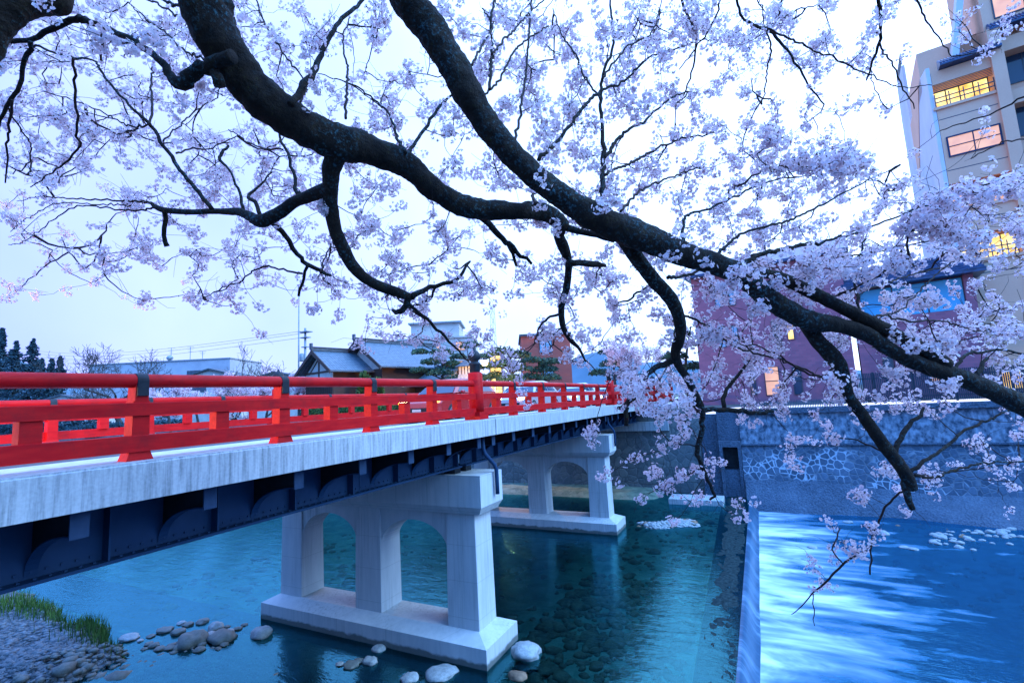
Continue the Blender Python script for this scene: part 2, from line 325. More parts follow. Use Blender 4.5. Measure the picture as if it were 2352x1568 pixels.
# water: clear, tinted, smooth from the long flow, ripples drawn out along the stream (-Y)
def water_mat(name, tint, gloss, ior, foam=False):
    t = NT(name)
    v = t.coord((1.6, 0.55, 1)); h = t.math('ADD', t.noise(v, 1.6, 4, 0.6, 0.6), t.math('MULTIPLY', t.noise(t.coord((3, 1.2, 1)), 4.0, 3), 0.35))
    nb = t.bump(h, 0.34 if foam else 0.17, 0.12, to=1)
    fr = t.node('ShaderNodeFresnel'); fr.inputs[0].default_value = ior; t.l.new(nb, fr.inputs['Normal'])
    tr = t.node('ShaderNodeBsdfTransparent'); tr.inputs[0].default_value = (*tint, 1)
    gl = t.node('ShaderNodeBsdfGlossy'); gl.inputs['Color'].default_value = (*gloss, 1); gl.inputs['Roughness'].default_value = 0.13; t.l.new(nb, gl.inputs['Normal'])
    mx = t.node('ShaderNodeMixShader'); t.l.new(fr.outputs[0], mx.inputs[0]); t.l.new(tr.outputs[0], mx.inputs[1]); t.l.new(gl.outputs[0], mx.inputs[2])
    last = mx.outputs[0]
    if foam:
        sep = t.node('ShaderNodeSeparateXYZ'); t.l.new(t._c.outputs['Object'], sep.inputs[0])
        # object origin on the weir foot: y runs upstream, so -y is the distance from the weir
        d = t.math('MULTIPLY', sep.outputs[1], -1.0)
        s1 = t.noise(t.coord((0.6, 0.30, 1)), 1.2, 4, 0.55, 0.9); s2 = t.noise(t.coord((1.7, 0.30, 1)), 1.1, 1)
        fall = t.node('ShaderNodeMapRange'); t.l.new(d, fall.inputs[0]); fall.inputs[1].default_value = 0.0; fall.inputs[2].default_value = 6.5; fall.inputs[3].default_value = 0.60; fall.inputs[4].default_value = -0.32
        wsp = t.noise(t.coord((0.5, 0.16, 1), rot=(0, 0, 0.25)), 1.0, 5, 0.6, 1.2)
        k = t.math('ADD', fall.outputs[0], t.math('ADD', t.math('MULTIPLY', t.math('SUBTRACT', s1, 0.5), 1.3), t.math('ADD', t.math('MULTIPLY', t.math('SUBTRACT', s2, 0.5), 0.8), t.math('MULTIPLY', t.math('SUBTRACT', wsp, 0.5), 1.1))))
        fm = t.ramp(k, [(-0.30, 0.08), (0.05, 0.22), (0.32, 0.34), (0.60, 0.62), (0.95, 0.88)])
        bub = t.ramp(k, [(0.05, (0.10, 0.38, 0.64)), (0.75, (0.78, 0.84, 0.93))])
        df = t.node('ShaderNodeBsdfDiffuse'); t.l.new(bub, df.inputs[0])
        m2 = t.node('ShaderNodeMixShader'); t.l.new(fm, m2.inputs[0]); t.l.new(last, m2.inputs[1]); t.l.new(df.outputs[0], m2.inputs[2]); last = m2.outputs[0]
    t.l.new(last, t.out.inputs[0]); M[name] = t.m
water_mat('water', (0.46, 0.94, 0.90), (0.20, 0.84, 1.0), 2.15)
water_mat('water_lower', (0.10, 0.50, 0.75), (0.14, 0.66, 1.0), 2.0, True)
t = NT('falling_water')
f = t.noise(t.coord((22, 0.5, 0.5)), 1.6, 3, 0.6); fb = t.noise(t.coord((0.8, 0.2, 0.2)), 1.5, 3)
c = t.ramp(t.math('ADD', t.math('MULTIPLY', f, 0.5), t.math('MULTIPLY', fb, 0.5)), [(0.40, (0.010, 0.04, 0.085)), (0.52, (0.03, 0.09, 0.16)), (0.68, (0.22, 0.32, 0.44))])
t.base(c); t.rough(0.35); t.bump(f, 0.15, 0.02); M['falling_water'] = t.m

# ------------------------------------------------------------------ mesh building
class MB:
    def __init__(s): s.v = []; s.f = []; s.mi = []; s.sm = []
    def add(s, vs, fs, mi=0, smooth=False):
        o = len(s.v); s.v += [tuple(map(float, p)) for p in vs]
        for f in fs: s.f.append(tuple(i+o for i in f)); s.mi.append(mi); s.sm.append(smooth)
        return s
    def box(s, x0, x1, y0, y1, z0, z1, mi=0):
        return s.add([(x0,y0,z0),(x1,y0,z0),(x1,y1,z0),(x0,y1,z0),(x0,y0,z1),(x1,y0,z1),(x1,y1,z1),(x0,y1,z1)],
                     [(0,3,2,1),(4,5,6,7),(0,1,5,4),(1,2,6,5),(2,3,7,6),(3,0,4,7)], mi)
    def frus(s, a, b, z0, z1, mi=0):              # a,b = (x0,x1,y0,y1) rectangles at z0, z1
        A = [(a[0],a[2],z0),(a[1],a[2],z0),(a[1],a[3],z0),(a[0],a[3],z0)]; B = [(b[0],b[2],z1),(b[1],b[2],z1),(b[1],b[3],z1),(b[0],b[3],z1)]
        return s.add(A+B, [(0,3,2,1),(4,5,6,7),(0,1,5,4),(1,2,6,5),(2,3,7,6),(3,0,4,7)], mi)
    def extrude(s, prof, stations, mi=0, close=True):   # prof: function station -> list of points
        P = [prof(q) for q in stations]; n = len(P[0]); vs = [p for r in P for p in r]; fs = []
        for i in range(len(P)-1):
            for j in range(n): k = (j+1) % n; fs.append((i*n+j, i*n+k, (i+1)*n+k, (i+1)*n+j))
        if close: fs.append(tuple(range(n-1, -1, -1))); m = (len(P)-1)*n; fs.append(tuple(range(m, m+n)))
        return s.add(vs, fs, mi)
    def poly(s, pts, vec, mi=0):                   # flat outline given a thickness vector
        n = len(pts); vec = np.array(vec, float); P = [np.array(p, float) for p in pts]
        vs = P + [p+vec for p in P]
        fs = [tuple(range(n-1, -1, -1)), tuple(range(n, 2*n))] + [(j, (j+1) % n, n+(j+1) % n, n+j) for j in range(n)]
        return s.add(vs, fs, mi)
    def tube(s, pts, rad, n=8, mi=0, cap=True, bump=0.0, smooth=True):
        P = np.array(pts, float); m = len(P); rad = np.broadcast_to(np.asarray(rad, float), (m,))
        T = np.gradient(P, axis=0); T /= np.linalg.norm(T, axis=1)[:, None]+1e-9
        ref = np.array([0, 0, 1.0]) if abs(T[0][2]) < 0.9 else np.array([1.0, 0, 0])
        a = np.cross(T[0], ref); a /= np.linalg.norm(a); vs = []
        for i in range(m):
            a = a - T[i]*(a@T[i]); a /= np.linalg.norm(a)+1e-9; b = np.cross(T[i], a)
            for j in range(n):
                th = 2*PI*j/n; d = a*math.cos(th)+b*math.sin(th); r = rad[i]
                if bump:
                    q = P[i]+d*r
                    r *= 1+bump*(noise.noise(Vector(q*5.0))*0.9+noise.noise(Vector(q*14.0))*0.7+noise.noise(Vector(q*34.0))*0.45)
                vs.append(P[i]+d*r)
        fs = [(i*n+j, i*n+(j+1) % n, (i+1)*n+(j+1) % n, (i+1)*n+j) for i in range(m-1) for j in range(n)]
        if cap: fs += [tuple(range(n-1, -1, -1)), tuple(range((m-1)*n, m*n))]
        return s.add(vs, fs, mi, smooth)
    def lathe(s, c, prof, n=16, mi=0, smooth=True):
        vs = []; fs = []
        for r, z in prof:
            for j in range(n): th = 2*PI*j/n; vs.append((c[0]+r*math.cos(th), c[1]+r*math.sin(th), c[2]+z))
        for i in range(len(prof)-1):
            for j in range(n): k = (j+1) % n; fs.append((i*n+j, i*n+k, (i+1)*n+k, (i+1)*n+j))
        fs.append(tuple(range(n-1, -1, -1))); m = (len(prof)-1)*n; fs.append(tuple(range(m, m+n)))
        return s.add(vs, fs, mi, smooth)
    def rock(s, c, r, seed=0, sub=2, mi=0, rough=0.28):
        bm = bmesh.new(); bmesh.ops.create_icosphere(bm, subdivisions=sub, radius=1.0)
        off = Vector((seed*3.17, seed*1.7, seed*0.61)); vs = []
        for q in bm.verts:
            k = 1+rough*(noise.noise(q.co*1.1+off)*1.3+noise.noise(q.co*2.6+off)*0.7+noise.noise(q.co*6.0+off)*0.22)
            vs.append((c[0]+q.co.x*r[0]*k, c[1]+q.co.y*r[1]*k, c[2]+q.co.z*r[2]*k))
        fs = [tuple(x.index for x in f.verts) for f in bm.faces]; bm.free()
        return s.add(vs, fs, mi, sub > 1)

FRAME = {}
def empty(name, loc, rz=0.0):
    o = bpy.data.objects.new(name, None); sc.collection.objects.link(o); o.location = loc; o.rotation_euler = (0, 0, rz)
    o.empty_display_size = 0.3; FRAME[o.name] = (np.array(loc, float), rz); return o
def frame_of(o):
    while o.parent is not None: o = o.parent
    return FRAME[o.name]
def tag(o, label=None, cat=None, group=None, kind=None):
    if label: o['label'] = label
    if cat: o['category'] = cat
    if group: o['group'] = group
    if kind: o['kind'] = kind
    return o
def np_mesh(name, V, Fq, mi=None, smooth=None, mats=()):
    me = bpy.data.meshes.new(name); V = np.asarray(V, np.float32); me.vertices.add(len(V)); me.vertices.foreach_set('co', V.ravel())
    Fq = np.asarray(Fq, np.int32); n, k = Fq.shape
    me.loops.add(n*k); me.loops.foreach_set('vertex_index', Fq.ravel()); me.polygons.add(n)
    me.polygons.foreach_set('loop_start', np.arange(0, n*k, k, dtype=np.int32)); me.polygons.foreach_set('loop_total', np.full(n, k, np.int32))
    for m in mats: me.materials.append(M[m])
    if mi is not None: me.polygons.foreach_set('material_index', np.asarray(mi, np.int32))
    if smooth is not None: me.polygons.foreach_set('use_smooth', np.full(n, smooth))
    me.update(calc_edges=True); return me
def mesh_obj(name, me, parent=None, loc=None):
    o = bpy.data.objects.new(name, me); sc.collection.objects.link(o)
    if parent is not None: o.parent = parent
    elif loc is not None: o.location = loc; FRAME[o.name] = (np.array(loc, float), 0.0)
    else: FRAME[o.name] = (np.zeros(3), 0.0)
    return o
def to_local(V, parent, loc):
    V = np.asarray(V, float)
    if parent is not None:
        L, rz = frame_of(parent); V = V-L
        if rz: c, s_ = math.cos(-rz), math.sin(-rz); V = np.stack([V[:,0]*c-V[:,1]*s_, V[:,0]*s_+V[:,1]*c, V[:,2]], 1)
    elif loc is not None: V = V-np.array(loc, float)
    return V
def link(name, mb, mats, parent=None, loc=None, world=True, bevel=0.0):
    V = np.array(mb.v, float)
    if world: V = to_local(V, parent, loc)
    me = bpy.data.meshes.new(name); me.from_pydata([tuple(p) for p in V], [], mb.f)
    for m in ([mats] if isinstance(mats, str) else mats): me.materials.append(M[m])
    me.polygons.foreach_set('material_index', mb.mi); me.polygons.foreach_set('use_smooth', mb.sm); me.update()
    bm = bmesh.new(); bm.from_mesh(me); bmesh.ops.recalc_face_normals(bm, faces=bm.faces); bm.to_mesh(me); bm.free()
    o = mesh_obj(name, me, parent, loc)
    if bevel:
        b = o.modifiers.new('bevel', 'BEVEL'); b.width = bevel; b.segments = 2; b.limit_method = 'ANGLE'; b.angle_limit = R(40)
    return o
def copy_tree(o, parent=None):
    c = o.copy(); sc.collection.objects.link(c); c.parent = parent
    for ch in list(o.children): copy_tree(ch, c)
    return c

# ------------------------------------------------------------------ ground, river, road
XB = 33.6                                          # foot of the far bank
g = MB(); g.add([(XB+0.6,-900,5.3),(2500,-900,5.3),(2500,2200,5.3),(XB+0.6,2200,5.3)], [(0,1,2,3)])
tag(link('ground', g, 'ground'), kind='structure')
g = MB(); g.box(-60, -0.9, -60, 6.1, 2.0, 4.75); g.box(-60, -0.9, 15.2, 120, 2.0, 4.75)
tag(link('near_bank_ground', g, 'ground'), kind='structure')
g = MB(); g.box(-60, -0.6, 6.1, 15.2, 2.0, 5.8)
tag(link('approach_road', g, 'asphalt'), kind='structure')

def bed_h(x, y):
    z = -0.42 + 0.10*noise.noise(Vector((x*0.35, y*0.25, 3))) + 0.05*noise.noise(Vector((x*1.3, y*1.1, 9)))
    # gravel bar at the near side, above the bridge
    edge = 8.5 + 0.10*(y-17) + 0.45*noise.noise(Vector((y*0.5, 1, 7)))
    on = 1/(1+math.exp(-(y-15.9)*1.9))
    bar = max(0.0, min(1.0, (edge-x)/1.0))
    back = max(0.0, min(1.0, (x-5.2)/1.1))
    z += on*bar*(0.20+0.42*back+0.10*noise.noise(Vector((x*0.9, y*0.8, 1))))
    # shallow shelf with stones near the pier and the near side
    z += 0.30*math.exp(-((x-9.2)/1.5)**2-((y-15.2)/1.4)**2) + 0.26*math.exp(-((x-8.3)/2.6)**2-((y-11)/3.0)**2)
    z += 0.50*math.exp(-((x-25.2-0.4*math.sin(y*2.1))/0.95)**2-((y-4.7)/1.9)**2)          # gravel heap beside the far pier
    z += 0.22*math.exp(-((x-28)/3.0)**2-((y-3.5)/3.0)**2)
    z += 0.70*max(0.0, min(1.0, (x-29.6-0.1*max(0, 8-y))/1.6))*max(0.0, min(1.0, (y-5.0)/2.0))   # sandy strip under the far span
    z += 0.5*max(0, (y-60)/60)*0
    return z
def terrain(name, xs, ys, h, mat, kind='structure'):
    nx, ny = len(xs), len(ys); V = [(x, y, h(x, y)) for x in xs for y in ys]
    F = [(i*ny+j, (i+1)*ny+j, (i+1)*ny+j+1, i*ny+j+1) for i in range(nx-1) for j in range(ny-1)]
    return tag(mesh_obj(name, np_mesh(name, V, F, smooth=True, mats=[mat])), kind=kind)
terrain('riverbed', np.linspace(-1.0, 34.2, 142), np.concatenate([np.linspace(1.0, 30, 118), np.linspace(31, 130, 60)]), bed_h, 'riverbed')
# the dry top of the gravel bar, a sheet a few millimetres above the bed
V = []; F = []; xs = np.linspace(4.8, 11.5, 60); ys = np.linspace(14.6, 40, 130)
tag(mesh_obj('gravel_bar', np_mesh('gravel_bar', [(x, y, bed_h(x, y)+0.006) for x in xs for y in ys],
    [(i*130+j, (i+1)*130+j, (i+1)*130+j+1, i*130+j+1) for i in range(59) for j in range(129)], smooth=True, mats=['shore'])), kind='structure')
def lower_h(x, y):
    return -0.95 + 0.1*noise.noise(Vector((x*0.4, y*0.4, 5))) + 0.26*math.exp(-((x-29.5)/3.2)**2)*max(0, min(1, (-2.0-y)/3))
terrain('riverbed', np.linspace(-1.0, 33.2, 110), np.linspace(-60, 0.9, 130), lower_h, 'riverbed')
g = MB(); g.add([(-0.95,1.02,0.0),(34.0,1.02,0.0),(34.0,130,0.0),(-0.95,130,0.0)], [(0,1,2,3)])
tag(link('river_water', g, 'water', loc=(16, 1.02, 0)), kind='structure')
g = MB(); g.add([(-0.95,-60,-0.55),(33.0,-60,-0.55),(33.0,0.75,-0.55),(-0.95,0.75,-0.55)], [(0,1,2,3)])
tag(link('river_water', g, 'water_lower', loc=(16, 0.75, -0.55)), kind='structure')

# near bank revetment (below and behind the camera) and near abutment
g = MB(); g.poly([(-1.0,-60,-1.2),(-0.45,-60,-1.2),(-0.75,-60,4.9),(-1.0,-60,4.9)], (0, 66.2, 0))
tag(link('river_wall', g, 'masonry', loc=(-0.8, -20, 0)), 'near bank stone river wall downstream of the bridge', 'wall')
g = MB(); g.poly([(-1.0,15.1,-1.2),(-0.45,15.1,-1.2),(-0.75,15.1,4.9),(-1.0,15.1,4.9)], (0, 90, 0))
tag(link('river_wall', g, 'masonry', loc=(-0.8, 60, 0)), 'near bank stone river wall upstream of the bridge', 'wall')

# ------------------------------------------------------------------ weir
wr = empty('weir', (16, 1.05, -0.5)); tag(wr, 'low concrete weir across the river with water sliding over its crest', 'weir')
g = MB(); g.extrude(lambda x: [(x,0.62,-1.2),(x,0.80,-0.45),(x,1.005,-0.03),(x,1.03,-0.022),(x,1.48+0.03*x,-0.03),(x,1.6+0.03*x,-0.08),(x,1.8+0.03*x,-1.2)], [-0.9, 33.6])
link('apron', g, 'wet_sill', wr)
xs = np.linspace(-0.9, 33.5, 420); V = []; nq = 16             # worn, uneven top of the sill, barely clear of the water
for x in xs:
    for q in range(nq):
        f = q/(nq-1); y = 1.03+f*(0.45+0.03*x); e_ = math.sin(PI*min(1, max(0, f)))
        V.append((x, y, -0.010+0.020*e_*min(1, max(0, (x-11)/8))+0.016*noise.noise(Vector((x*1.1, y*3.0, 0)))+0.010*noise.noise(Vector((x*5, y*7, 4)))))
mesh_obj('sill', np_mesh('sill', to_local(V, wr, None), [(i*nq+j, (i+1)*nq+j, (i+1)*nq+j+1, i*nq+j+1) for i in range(419) for j in range(nq-1)], smooth=True, mats=['wet_sill']), wr)
xs = np.linspace(-0.9, 32.6, 240); V = []; F = []
prof = [(1.08, 0.0035), (1.02, 0.003), (0.985, -0.02), (0.93, -0.10), (0.88, -0.22), (0.825, -0.36), (0.755, -0.49), (0.64, -0.57)]
for x in xs:
    wob = 0.025+0.025*noise.noise(Vector((x*0.35, 4, 0)))
    for i, (y, z) in enumerate(prof): V.append((x, y-wob*(i/6), z))
n = len(prof); F = [(i*n+j, i*n+j+1, (i+1)*n+j+1, (i+1)*n+j) for i in range(len(xs)-1) for j in range(n-1)]
mesh_obj('water_sheet', np_mesh('water_sheet', to_local(V, wr, None), F, smooth=True, mats=['falling_water']), wr)

# ------------------------------------------------------------------ bridge
Y0, Y1 = 6.39, 14.87; YC = (Y0+Y1)/2
def zc(x): return 0.0094*x-0.0003125*x*x
def camber(mb): mb.v = [(x, y, z+zc(x)) for x, y, z in mb.v]; return mb
def mir(y): return 2*YC-y
bridge = empty('bridge', (11.5, YC, 0)); tag(bridge, 'red railed road bridge on white concrete piers over the river', 'bridge')
SPANS = [(-0.6, 11.52), (11.56, 23.60), (23.64, 35.6)]
for a, b in SPANS:
    st = list(np.linspace(a, b, 9)); g = MB()
    pr = [(6.39,5.462),(6.39,5.872),(6.402,5.884),(6.402,5.898),(7.02,5.898),(7.02,5.86),(8.35,5.855),(8.35,5.74),(YC,5.79),
          (mir(8.35),5.74),(mir(8.35),5.855),(mir(7.02),5.86),(mir(7.02),5.898),(mir(6.402),5.898),(mir(6.402),5.884),(mir(6.39),5.872),(mir(6.39),5.462),
          (mir(6.62),5.462),(mir(6.70),5.52),(mir(7.7),5.46),(7.7,5.46),(6.70,5.52),(6.62,5.462)]
    g.extrude(lambda x: [(x, y, z) for y, z in pr], st); link('deck_slab', camber(g), 'concrete', bridge)
g = MB(); g.extrude(lambda x: [(x,8.352,5.752),(x,YC,5.802),(x,mir(8.352),5.752),(x,mir(8.352),5.745),(x,YC,5.795),(x,8.352,5.745)], list(np.linspace(-0.6, 35.6, 28)))
rd = link('carriageway', camber(g), 'asphalt', bridge)
for k in range(12):
    x = 0.5+k*3.0; link('lane_line', camber(MB().box(x, x+1.6, YC-0.06, YC+0.06, 5.803, 5.807)), 'white_line', rd)
for y0 in (7.03, mir(8.34)):
    g = MB(); g.extrude(lambda x: [(x,y0,5.864),(x,y0+1.31,5.864),(x,y0+1.31,5.85),(x,y0,5.85)], list(np.linspace(-0.6, 35.6, 20)))
    link('footway', camber(g), 'paving', bridge)

# girders: web, flanges, stiffeners, bolt rows
BR = [0.0+1.38*k-0.12 for k in range(9)] + [11.68] + [12.91+1.385*k for k in range(8)] + [23.75] + [24.9+1.385*k for k in range(8)]
for gi, gy in enumerate((7.65, 9.62, mir(9.62), mir(7.65))):
    g = MB()
    for a, b in SPANS:
        st = list(np.linspace(a+0.08, b-0.08, 9))
        g.extrude(lambda x: [(x,gy-0.012,4.64),(x,gy+0.012,4.64),(x,gy+0.012,5.46),(x,gy-0.012,5.46)], st)
        g.extrude(lambda x: [(x,gy-0.21,4.60),(x,gy+0.21,4.60),(x,gy+0.21,4.64),(x,gy-0.21,4.64)], st)
        g.extrude(lambda x: [(x,gy-0.16,5.43),(x,gy+0.16,5.43),(x,gy+0.16,5.455),(x,gy-0.16,5.455)], st)
    if gi in (0, 3):
        sg = -1 if gi == 0 else 1
        for i in range(len(BR)-1):
            xm = (BR[i]+BR[i+1])/2; ya, yb = sorted((gy+sg*0.012, gy+sg*0.17)); g.box(xm-0.012, xm+0.012, ya, yb, 4.64, 5.43)
        if gi == 0:
            for k in range(250):
                x = -0.3+k*0.14
                if min(abs(x-11.54), abs(x-23.62)) > 0.15: g.box(x-0.014, x+0.014, gy-0.030, gy-0.012, 4.70, 4.728); g.box(x-0.016, x+0.016, gy-0.13, gy-0.098, 4.64, 4.658)
            for x in (2.1, 5.0, 8.0, 16.5, 19.5, 27.0): g.extrude(lambda q: [(q,gy-0.022,4.66),(q,gy-0.012,4.66),(q,gy-0.012,5.42),(q,gy-0.022,5.42)], [x-0.22, x+0.22])
    link('girder', camber(g), 'girder_paint', bridge)

# cantilever brackets under the overhang, quarter-arch lower edge, pale end plate
def bracket(x, side):
    def Y(y): return y if side == 0 else mir(y)
    g = MB(); arc = []
    for k in range(13):
        a = k/12*PI/2; arc.append((7.63-1.02*(1-math.cos(a)), 4.68+0.50*math.sin(a)))
    out = [(x-0.008, Y(y), z) for y, z in [(7.63, 5.44), (6.58, 5.44), (6.58, 5.18)]+arc[::-1]]
    g.poly(out, (0.016, 0, 0))
    for k in range(12):                            # flange strip along the arc
        (ya, za), (yb, zb) = arc[k], arc[k+1]
        g.poly([(x-0.06, Y(ya), za-0.008), (x-0.06, Y(yb), zb-0.008), (x-0.06, Y(yb), zb+0.006), (x-0.06, Y(ya), za+0.006)], (0.12, 0, 0), 1)
    b = link('bracket', camber(g), ['bracket_shade', 'girder_paint'], bridge)
    g = MB(); ya, yb = sorted((Y(6.555), Y(6.578))); g.box(x-0.085, x+0.085, ya, yb, 5.165, 5.455)
    link('end_plate', camber(g), 'bracket_cap', b)
for x in BR: bracket(x, 0)
for x in BR[::2]: bracket(x, 1)

# piers
def pier(xa):
    x0, x1 = xa+0.25, xa+1.43; cx0, cx1 = xa+0.45, xa+1.30
    g = MB(); g.frus((x0+0.10,x1-0.10,6.72,mir(6.72)), (x0,x1,6.60,mir(6.60)), 3.53, 3.72); g.box(x0, x1, 6.60, mir(6.60), 3.722, 4.53)
    # arched walls between the columns
    for a, b in ((7.84, 10.16), (mir(10.16), mir(7.84))):
        pts = [(cx0+0.06, a-0.02, 3.60)]
        m = (a+b)/2; hw = (b-a)/2
        arc = [(m-hw*math.cos(q*PI/16), 2.45+0.80*math.sin(q*PI/16)) for q in range(17)]
        pts = [(cx0+0.05, a-0.02, 3.6), (cx0+0.05, a-0.02, 2.45)]+[(cx0+0.05, y, z) for y, z in arc]+[(cx0+0.05, b+0.02, 2.45), (cx0+0.05, b+0.02, 3.6)]
        g.poly(pts, (cx1-cx0-0.10, 0, 0))
    p = link('pier', g, 'pale_concrete', bridge)
    for y0, y1 in ((6.93, 7.84), (10.16, mir(10.16)), (mir(7.84), mir(6.93))):
        g = MB(); g.frus((cx0-0.02,cx1+0.02,y0-0.03,y1+0.03), (cx0,cx1,y0,y1), 0.60, 3.54); link('column', g, 'pale_concrete', p, bevel=0.02)
    g = MB(); g.frus((xa,xa+1.68,6.467,14.72), (xa,xa+1.68,6.467,14.72), -1.0, 0.469); g.frus((xa,xa+1.68,6.467,14.72), (cx0-0.05,cx1+0.05,6.90,mir(6.90)), 0.469, 0.64)
    link('footing', g, 'pale_concrete', p)
    for gy in (7.65, 9.62, mir(9.62), mir(7.65)):
        for x in (xa+0.55, xa+1.10): link('bearing', MB().box(x-0.14, x+0.14, gy-0.18, gy+0.18, 4.53, 4.60+zc(xa+0.8)-0.004), 'black_iron', p)
pier(10.70); pier(22.78)
for xj in (11.36, 23.42):                          # drain pipes bent out over the pier caps
    z = zc(xj)
    g = MB(); g.tube([(xj,6.72,5.48+z),(xj,6.70,5.1+z),(xj,6.66,4.98+z),(xj+0.25,6.52,4.72),(xj+0.30,6.50,4.60),(xj+0.31,6.50,4.3),(xj+0.31,6.50,3.95)], 0.055, 8)
    link('drain_pipe', g, 'girder_paint', bridge)

# railings
POSTS = [-0.78, 1.22, 3.22, 5.21, 7.20, 9.18] + [13.32, 15.54, 17.75, 19.97, 22.19] + [26.3, 28.3, 30.3, 32.3, 34.2, 37.6, 39.6, 41.6]
NEWEL = [11.12, 24.35, 35.75, 43.6]
STRUT = [0.22, 2.23, 4.22, 6.2, 8.19, 10.2, 12.2, 14.43, 16.64, 18.86, 21.08, 23.2, 25.3, 27.3, 29.3, 31.3, 33.3, 35.0, 36.6, 38.6, 40.6, 42.6]
def railing(side):
    s_ = 1 if side == 0 else -1; yf = 6.62 if side == 0 else mir(6.62)
    def Y(d): return yf+s_*d
    def bx(g, x0, x1, d0, d1, z0, z1, mi=0): a, b = sorted((Y(d0), Y(d1))); return g.box(x0, x1, a, b, z0, z1, mi)
    st = list(np.linspace(-0.95, 43.6, 46))
    g = MB()
    for z0, z1 in ((6.0, 6.185), (6.425, 6.57)):
        g.extrude(lambda x: [(x,Y(0),z0),(x,Y(0.0),z1),(x,Y(0.015),z1+0.01),(x,Y(0.12),z1+0.01),(x,Y(0.12),z0)], st)
    rl = link('railing', camber(g), 'red_paint', bridge)
    g = MB(); g.tube([(x, Y(0.10), 6.845) for x in st], 0.085, 14, smooth=True); link('top_rail', camber(g), 'red_paint', rl)
    def part(x, build, name, mats, bev=0.004):
        g = MB(); build(g, x); return link(name, camber(g), mats, rl, bevel=bev)
    def post(g, x):
        a, b = sorted((Y(0.03), Y(0.21))); c, d = sorted((Y(0.015), Y(0.225)))
        g.frus((x-0.145,x+0.145,c,d), (x-0.105,x+0.105,a,b), 5.896, 6.02)
        g.frus((x-0.098,x+0.098,a,b), (x-0.088,x+0.088,a,b), 6.02, 6.60); g.frus((x-0.075,x+0.075,a,b), (x-0.07,x+0.07,a,b), 6.60, 6.80)
    def clasp(g, x):
        n = 14; pts = []
        for k in range(n+1):
            a = -PI/2-0.35+k/n*(PI+0.7); pts.append((Y(0.10-0.092*math.cos(a)*1.0), 6.845+0.092*math.sin(a)))
        pts = [(Y(0.005), 6.66)]+[(Y(0.008), 6.80)]+[(Y(0.10-0.093*math.cos(k/10*PI)), 6.845+0.093*math.sin(k/10*PI)) for k in range(11)]+[(Y(0.20), 6.80), (Y(0.20), 6.72), (Y(0.03), 6.66)]
        g.poly([(x-0.062, y, z) for y, z in pts], (0.124, 0, 0))
    def strut(g, x):
        a, b = sorted((Y(0.03), Y(0.19))); g.box(x-0.092, x+0.092, a, b, 6.186, 6.424)
    for x in POSTS: part(x, post, 'post', 'red_paint'); part(x, clasp, 'rail_clasp', 'black_iron')
    for x in STRUT: part(x, strut, 'strut', 'red_paint')
    for x in NEWEL:
        g = MB(); a, b = sorted((Y(-0.13), Y(0.33)))
        g.box(x-0.23, x+0.23, a, b, 5.897, 6.09); g.lathe((x, Y(0.10), 0), [(0.205,6.09),(0.20,6.5),(0.195,7.10),(0.17,7.14)], 22)
        link('newel_post', camber(g), 'red_paint', rl)
        g = MB(); g.lathe((x, Y(0.10), 7.13), [(0.13,0.0),(0.14,0.02),(0.14,0.20),(0.16,0.22),(0.16,0.26),(0.10,0.29),(0.10,0.32),(0.15,0.36),(0.175,0.43),(0.165,0.50),(0.11,0.57),(0.05,0.61),(0.03,0.66),(0.005,0.70)], 20)
        link('finial', camber(g), 'black_iron', rl)
railing(0); railing(1)

# ------------------------------------------------------------------ far bank: abutment, walls, stairs, culvert
ab = empty('abutment', (XB, YC, 0)); tag(ab, 'stone faced bridge abutment on the far bank under the red railing', 'abutment')
g = MB(); g.poly([(33.2,3.6,-1),(36.5,3.6,-1),(36.5,3.6,5.3),(33.75,3.6,5.3)], (0, 13.5, 0)); link('stone_face', g, 'abutment_stone', ab)
g = MB(); g.box(33.4, 35.4, 5.5, 15.8, 3.95, 4.55); g.box(34.7, 35.5, 6.0, 15.3, 4.552, 5.46+zc(35)); link('bearing_seat', g, 'concrete', ab)
g = MB(); g.poly([(33.2,17.12,-1),(34.5,17.12,-1),(34.5,17.12,5.45),(33.75,17.12,5.45)], (0, 140, 0))
tag(link('river_wall', g, 'abutment_stone', loc=(33.6, 60, 0)), 'dark stone wall of the far bank beyond the bridge arches', 'wall')

def wall_x(z): return 32.25+0.17*(z+0.5)
rw = empty('river_wall', (32.3, -10, -0.5)); tag(rw, 'tall blue grey stone river wall of the far bank behind the weir', 'wall')
L0, L1 = 1.25, -62.0
g = MB(); g.poly([(wall_x(-1.2),L0,-1.2),(33.6,L0,-1.2),(33.6,L0,3.08),(wall_x(3.08),L0,3.08)], (0, L1-L0, 0)); link('masonry', g, 'masonry', rw)
g = MB(); g.poly([(32.75,L0,3.085),(33.6,L0,3.085),(33.6,L0,4.86),(33.05,L0,4.86)], (0, L1-L0, 0)); link('upper_wall', g, 'old_concrete', rw)
g = MB(); g.box(32.85, 33.9, L1, L0+0.05, 4.862, 5.16); link('coping', g, 'rough_concrete', rw)
g = MB(); g.box(32.72, 33.2, L1, L0+0.02, 3.03, 3.12); link('ledge', g, 'rough_concrete', rw)
V = []; ys = np.linspace(1.2, -62, 160); F = []          # curved rough toe of the wall
